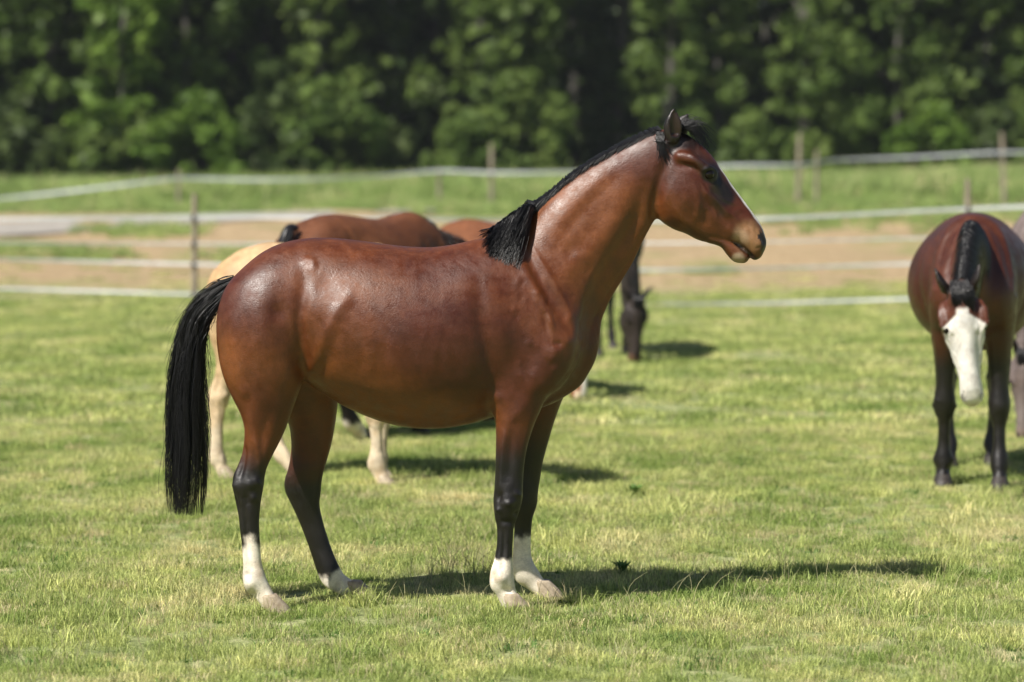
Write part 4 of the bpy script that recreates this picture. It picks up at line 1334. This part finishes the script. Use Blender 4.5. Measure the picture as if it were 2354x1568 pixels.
for px, Y, ci, tone, ti, sc in front:
    x = (px - CX) * Y / FPX
    lab = f"{shape_w[ci]} {TONE[tone]} tree {where(px)}"
    seen[lab] = seen.get(lab, 0) + 1
    if seen[lab] > 1: lab = lab.replace(' tree ', ' tree, slightly further right, ')
    tree(x, Y, ci, tone, ti, sc, rt.uniform(0, 6.28), lab)
def uniq(lab):
    k = back_seen.get(lab, 0); back_seen[lab] = k + 1
    return lab + ['', ', further right', ', furthest right', ', at the very end'][min(k, 3)]
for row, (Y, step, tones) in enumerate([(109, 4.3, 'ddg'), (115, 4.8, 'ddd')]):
    x = -27 + row * 2
    while x < 27:
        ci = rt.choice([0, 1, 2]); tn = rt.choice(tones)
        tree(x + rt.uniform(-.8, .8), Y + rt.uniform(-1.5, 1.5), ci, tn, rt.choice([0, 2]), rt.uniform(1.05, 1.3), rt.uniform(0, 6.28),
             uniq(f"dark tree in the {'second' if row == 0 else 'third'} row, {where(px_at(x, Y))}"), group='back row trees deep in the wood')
        x += step
bushes = [(-150, 97, 7, 'g', 1.0, 'green shrub under the trees outside the left edge'), (60, 97, 5, 'd', 1.1, 'low dark shrub at the left end of the wood'), (215, 96, 6, 'g', 1.1, 'small shrub under the leftmost trees'),
    (330, 96, 5, 'g', .9, 'bright shrub left of the first far fence post'), (445, 95, 5, 'b', 1.1, 'bright green bush just behind the first far fence post'), (640, 97, 7, 'd', 1.0, 'dark shrub between two trunks left of centre'),
    (760, 96, 5, 'g', 1.2, 'wide olive shrub above the tape left of centre'), (880, 97, 6, 'd', 1.1, 'small dark shrub near the short fence post'), (1080, 96, 6, 'g', 1.1, 'low shrub beside the tall centre fence post'),
    (1200, 97, 7, 'g', .9, 'tall shrub behind the tall centre fence post'), (1720, 96, 5, 'g', .8, 'shrub standing right of the main horse\'s nose'), (1860, 90, 6, 'g', .75, 'leafy weeds massed round the right-hand fence post'),
    (2135, 94, 5, 'b', .85, 'pale green bush above the white faced bay'), (2290, 97, 6, 'd', 1.1, 'small dark shrub near the right edge'), (2440, 96, 7, 'g', 1.0, 'green shrub outside the right edge')]
for px, Y, ci, tn, sc, lab in bushes:
    tree((px - CX) * Y / FPX, Y, ci, tn, 0, sc, rt.uniform(0, 6.28), lab, name='shrub', group='shrubs at the foot of the wood', trunk=False)

# forest floor and slope behind the trees, seen through gaps
def wood_mass():
    rng = np.random.default_rng(77)
    cs = np.stack([rng.uniform(-34, 34, 520), rng.uniform(119, 124, 520), rng.uniform(1, 15, 520)], 1)
    V, F = leaf_cloud(cs, rng.uniform(.8, 1.6, 520), [70] * 520, .34, rng)
    tag(mesh_obj('distant_wood', V, F, M_LEAF_DARK), 'dark mass of leaves deep in the wood', kind='stuff')
wood_mass()

# ------------------------------------------------------------------ grass
def blades(n, rad, hmin, hmax, wid, rng, lean=1.25, segs=2):
    a = rng.uniform(0, 6.28, n); rr = rad * np.sqrt(rng.uniform(0, 1, n))
    base = np.stack([rr * np.cos(a), rr * np.sin(a), np.zeros(n) - .004], 1)
    h = rng.uniform(hmin, hmax, n); da = rng.uniform(0, 6.28, n)
    ln = rng.uniform(.1, 1, n) * lean
    dirh = np.stack([np.cos(da), np.sin(da), np.zeros(n)], 1)
    pa = rng.uniform(0, 6.28, n)
    sd = np.stack([np.cos(pa), np.sin(pa), np.zeros(n)], 1)
    w = wid * rng.uniform(.6, 1.4, n)
    mid = base + dirh * (h * ln * .35)[:, None] + np.array((0, 0, 1)) * (h * .6)[:, None]
    tip = base + dirh * (h * ln)[:, None] + np.array((0, 0, 1)) * (h * (1 - .42 * ln))[:, None]
    V = np.stack([base - sd * w[:, None], base + sd * w[:, None], mid + sd * (w * .75)[:, None], mid - sd * (w * .75)[:, None], tip], 1)
    F = []
    i = np.arange(n) * 5
    tri = np.concatenate([np.stack([i, i + 1, i + 2], 1), np.stack([i, i + 2, i + 3], 1), np.stack([i + 3, i + 2, i + 4], 1)])
    return V.reshape(-1, 3), tri

def protos(cname, specs, seed):
    c = bpy.data.collections.new(cname)
    rng = np.random.default_rng(seed)
    for mat, args in specs:
        V, F = blades(*args, rng=rng)
        o = mesh_obj('grass_tuft', V, F, mat)
        COL.objects.unlink(o); c.objects.link(o)
    return c

def scatter(name, pts, scales, coll, label):
    me = bpy.data.meshes.new(name)
    me.vertices.add(len(pts)); me.vertices.foreach_set('co', np.asarray(pts, np.float32).ravel())
    a = me.attributes.new('sc', 'FLOAT', 'POINT'); a.data.foreach_set('value', np.asarray(scales, np.float32))
    rng = np.random.default_rng(len(pts))
    b_ = me.attributes.new('rz', 'FLOAT_VECTOR', 'POINT')
    rot = np.zeros((len(pts), 3), np.float32); rot[:, 2] = rng.uniform(0, 6.28, len(pts)); rot[:, 0] = rng.normal(0, .06, len(pts))
    b_.data.foreach_set('vector', rot.ravel())
    o = bpy.data.objects.new(name, me); COL.objects.link(o)
    ng = bpy.data.node_groups.new(name + '_nodes', 'GeometryNodeTree')
    ng.interface.new_socket('Geometry', in_out='INPUT', socket_type='NodeSocketGeometry')
    ng.interface.new_socket('Geometry', in_out='OUTPUT', socket_type='NodeSocketGeometry')
    gi = ng.nodes.new('NodeGroupInput'); go = ng.nodes.new('NodeGroupOutput')
    iop = ng.nodes.new('GeometryNodeInstanceOnPoints')
    ci = ng.nodes.new('GeometryNodeCollectionInfo'); ci.inputs['Collection'].default_value = coll
    ci.inputs['Separate Children'].default_value = True; ci.inputs['Reset Children'].default_value = True
    iop.inputs['Pick Instance'].default_value = True
    n1 = ng.nodes.new('GeometryNodeInputNamedAttribute'); n1.data_type = 'FLOAT'; n1.inputs['Name'].default_value = 'sc'
    n2 = ng.nodes.new('GeometryNodeInputNamedAttribute'); n2.data_type = 'FLOAT_VECTOR'; n2.inputs['Name'].default_value = 'rz'
    rv = ng.nodes.new('FunctionNodeRandomValue'); rv.data_type = 'INT'
    rv.inputs['Min'].default_value = 0 if 'Min' in rv.inputs else 0
    for s in rv.inputs:
        if s.type == 'INT' and s.name == 'Max': s.default_value = len(coll.objects) - 1
        if s.type == 'INT' and s.name == 'Min': s.default_value = 0
    L = ng.links
    L.new(gi.outputs[0], iop.inputs['Points']); L.new(ci.outputs[0], iop.inputs['Instance'])
    ro = [s for s in rv.outputs if s.type == 'INT'][0]
    L.new(ro, iop.inputs['Instance Index'])
    L.new([s for s in n2.outputs if s.type == 'VECTOR' and s.enabled][0], iop.inputs['Rotation'])
    L.new([s for s in n1.outputs if s.type == 'VALUE' and s.enabled][0], iop.inputs['Scale'])
    L.new(iop.outputs[0], go.inputs[0])
    md = o.modifiers.new('tufts', 'NODES'); md.node_group = ng
    tag(o, label, kind='stuff')
    return o

def wedge(y0, y1, dens, margin, rng, keep=None):
    n = int((y1 - y0) * (2354 / FPX * (y1 + y0) / 2 + 2 * margin) * dens * 1.15)
    y = rng.uniform(y0, y1, n); hw = 2354 / FPX * y1 / 2 + margin
    x = rng.uniform(-hw, hw, int(n)); 
    m_ = np.abs(x) < 2354 / FPX * y / 2 + margin
    x, y = x[m_], y[m_]
    if keep is not None:
        k = keep(x, y) > rng.uniform(0, 1, len(x)); x, y = x[k], y[k]
    return np.stack([x, y, hfun(x, y)], 1)

rg = np.random.default_rng(12)
short = protos('grass_short', [(M_GRASS, (120, .10, .02, .062, .0015, ))] * 5 + [(M_GRASS, (80, .09, .04, .095, .0017)), (M_GRASS_DRY, (80, .10, .015, .06, .0014)), (M_GRASS_DRY, (45, .10, .03, .08, .0012)), (M_WEED, (26, .06, .015, .045, .004))], 3)
P = wedge(8.5, 20, 175, 1.2, rg)
hoofx = [at(620, 1400, 11.84)[0], at(810, 1380, 12.2)[0], at(1175, 1400, 11.85)[0], at(1245, 1380, 12.22)[0]]
for hx_, hy_ in zip(hoofx, (11.84, 12.2, 11.85, 12.22)):
    q = np.stack([hx_ + rg.normal(.02, .11, 16), hy_ - .075 + rg.normal(0, .03, 16), np.zeros(16)], 1)
    P = np.concatenate([P, q])
pn = hashnoise(P * np.array((1, 1, 0)), 1.7, 31) + .5 * hashnoise(P * np.array((1, 1, 0)), 5, 32)
scatter('pasture_grass', P, np.clip(.85 + .28 * pn + rg.normal(0, .12, len(P)), .62, 1.6), short, 'short cropped pasture grass around the horses')
tus = protos('grass_tussock', [(M_GRASS, (46, .07, .05, .13, .0016))] * 3 + [(M_WEED, (60, .09, .02, .07, .0028)), (M_GRASS, (90, .12, .03, .09, .0018)), (M_GRASS_DRY, (22, .06, .06, .15, .0012))], 4)
P = wedge(8.5, 19, 26, 1.2, rg, keep=lambda x, y: np.clip(.35 + .9 * hashnoise(np.stack([x, y, 0 * x], 1), 1.3, 77) + .4 * hashnoise(np.stack([x, y, 0 * x], 1), 4, 78), .03, 1))
for hx_, hy_ in zip(hoofx, (11.84, 12.2, 11.85, 12.22)):
    q = np.stack([hx_ + rg.normal(.02, .10, 9), hy_ - .09 + rg.normal(0, .02, 9), np.zeros(9)], 1)
    P = np.concatenate([P, q])
scatter('grass_tussocks', P, rg.uniform(.5, 1.15, len(P)), tus, 'longer uneven tufts and weeds in the pasture turf')
mid = protos('grass_mid', [(M_GRASS, (100, .2, .025, .06, .004))] * 4 + [(M_GRASS_DRY, (60, .2, .02, .05, .003))], 5)
P = wedge(20, 44, 30, 1.5, rg, keep=lambda x, y: 1 - .93 * sstep(36, 41, y + 1.5 * np.sin(x * .7)))
scatter('distant_turf', P, rg.uniform(.7, 1.3, len(P)), mid, 'short grass running back to the paddock fence')
tall = protos('grass_tall', [(M_TALL, (80, .35, .18, .55, .010))] * 4 + [(M_GRASS_DRY, (26, .35, .25, .6, .006))], 6)
def trackkeep(x, y):
    return sstep(60.3, 62, y + .8 * np.sin(x * .5))
P = wedge(60, 98, 9, 4, rg, keep=trackkeep)
scatter('bank_grass', P, rg.uniform(.45, 1.55, len(P)) * (.4 + .75 * sstep(65.5, 69, P[:, 1])), tall, 'tall meadow grass on the bank in front of the wood')
patch = []
for (cx_, cy_, sx_, sy_, n_) in [(340, 533, 60, 6, 150), (60, 580, 70, 7, 170), (180, 592, 60, 5, 90), (-150, 575, 70, 8, 120), (1760, 512, 120, 3, 160), (2150, 508, 130, 3, 160), (620, 600, 60, 8, 60)]:
    for _ in range(n_):
        g = ground(cx_ + rg.normal(0, sx_), cy_ + rg.normal(0, sy_))
        patch.append((g[0], g[1], float(hfun(g[0], g[1]))))
patch = np.array(patch)
scatter('bank_patches', patch, rg.uniform(.2, .5, len(patch)), tall, 'green weed patches on the bare earth bank')
P = wedge(40, 62, 3.0, 3, rg, keep=lambda x, y: (hashnoise(np.stack([x, y, 0 * x], 1), .55, 5) > .55) * (1.0) * ~((x < -2) & (y > 50.0) & (y < 60)))
scatter('soil_weeds', P, rg.uniform(.25, .6, len(P)), tall, 'scattered weeds on the sandy soil beyond the fence')

# ------------------------------------------------------------------ small plants in the turf
def weed(px, py, size, label, seed, mat=M_WEED, stems=7, leaf=.05):
    g = ground(px, py)
    r = np.random.default_rng(seed)
    root = empty('weed', (g[0], g[1], float(hfun(g[0], g[1]))))
    tag(root, label, 'weed', 'broad leaved weeds in the pasture')
    for i in range(stems):
        an = r.uniform(0, 6.28); out = r.uniform(.3, 1) * size
        pts = [np.array((0, 0, 0)), np.array((math.cos(an) * out * .4, math.sin(an) * out * .4, size * .6)), np.array((math.cos(an) * out, math.sin(an) * out, size * r.uniform(.6, 1.0)))]
        C = bez(pts, 7)
        V = []; F = []
        side = np.array((-math.sin(an), math.cos(an), .1))
        for j, c in enumerate(C):
            w = leaf * math.sin(math.pi * min(.97, j / 6 + .04)) * .42
            V += [c - side * w, c + np.array((0, 0, -.12 * w)), c + side * w]
        for j in range(6):
            F += [(j * 3, j * 3 + 1, j * 3 + 4, j * 3 + 3), (j * 3 + 1, j * 3 + 2, j * 3 + 5, j * 3 + 4)]
        mesh_obj('leaf', V, F, mat, root, smooth=True)
weed(1457, 1142, .075, 'small dark weed in the open turf right of the main horse\'s front legs', 1, stems=34, leaf=.026)
weed(1432, 1322, .07, 'dark weed clump inside the long shadow of the main horse', 2, stems=30, leaf=.022)

# long seed stems among the short grass
rs_ = np.random.default_rng(40)
st = []
for i in range(1100):
    px = rs_.uniform(-40, 2400); py = rs_.uniform(1150, 1567)
    if i < 90: px, py = rs_.normal(1075, 60), rs_.normal(1310, 25)
    g = ground(px, min(py, 1566))
    hh = rs_.uniform(.06, .15) * (1.3 if i < 90 else 1)
    an = rs_.uniform(0, 6.28); l_ = hh * rs_.uniform(.2, .9)
    st.append(bez([g, g + np.array((math.cos(an) * l_ * .3, math.sin(an) * l_ * .3, hh * .6)), g + np.array((math.cos(an) * l_, math.sin(an) * l_, hh))], 6))
tag(hair('grass_stems', np.array(st), .0016, M_GRASS_DRY, None), 'thin pale grass stalks standing out of the turf', kind='stuff')
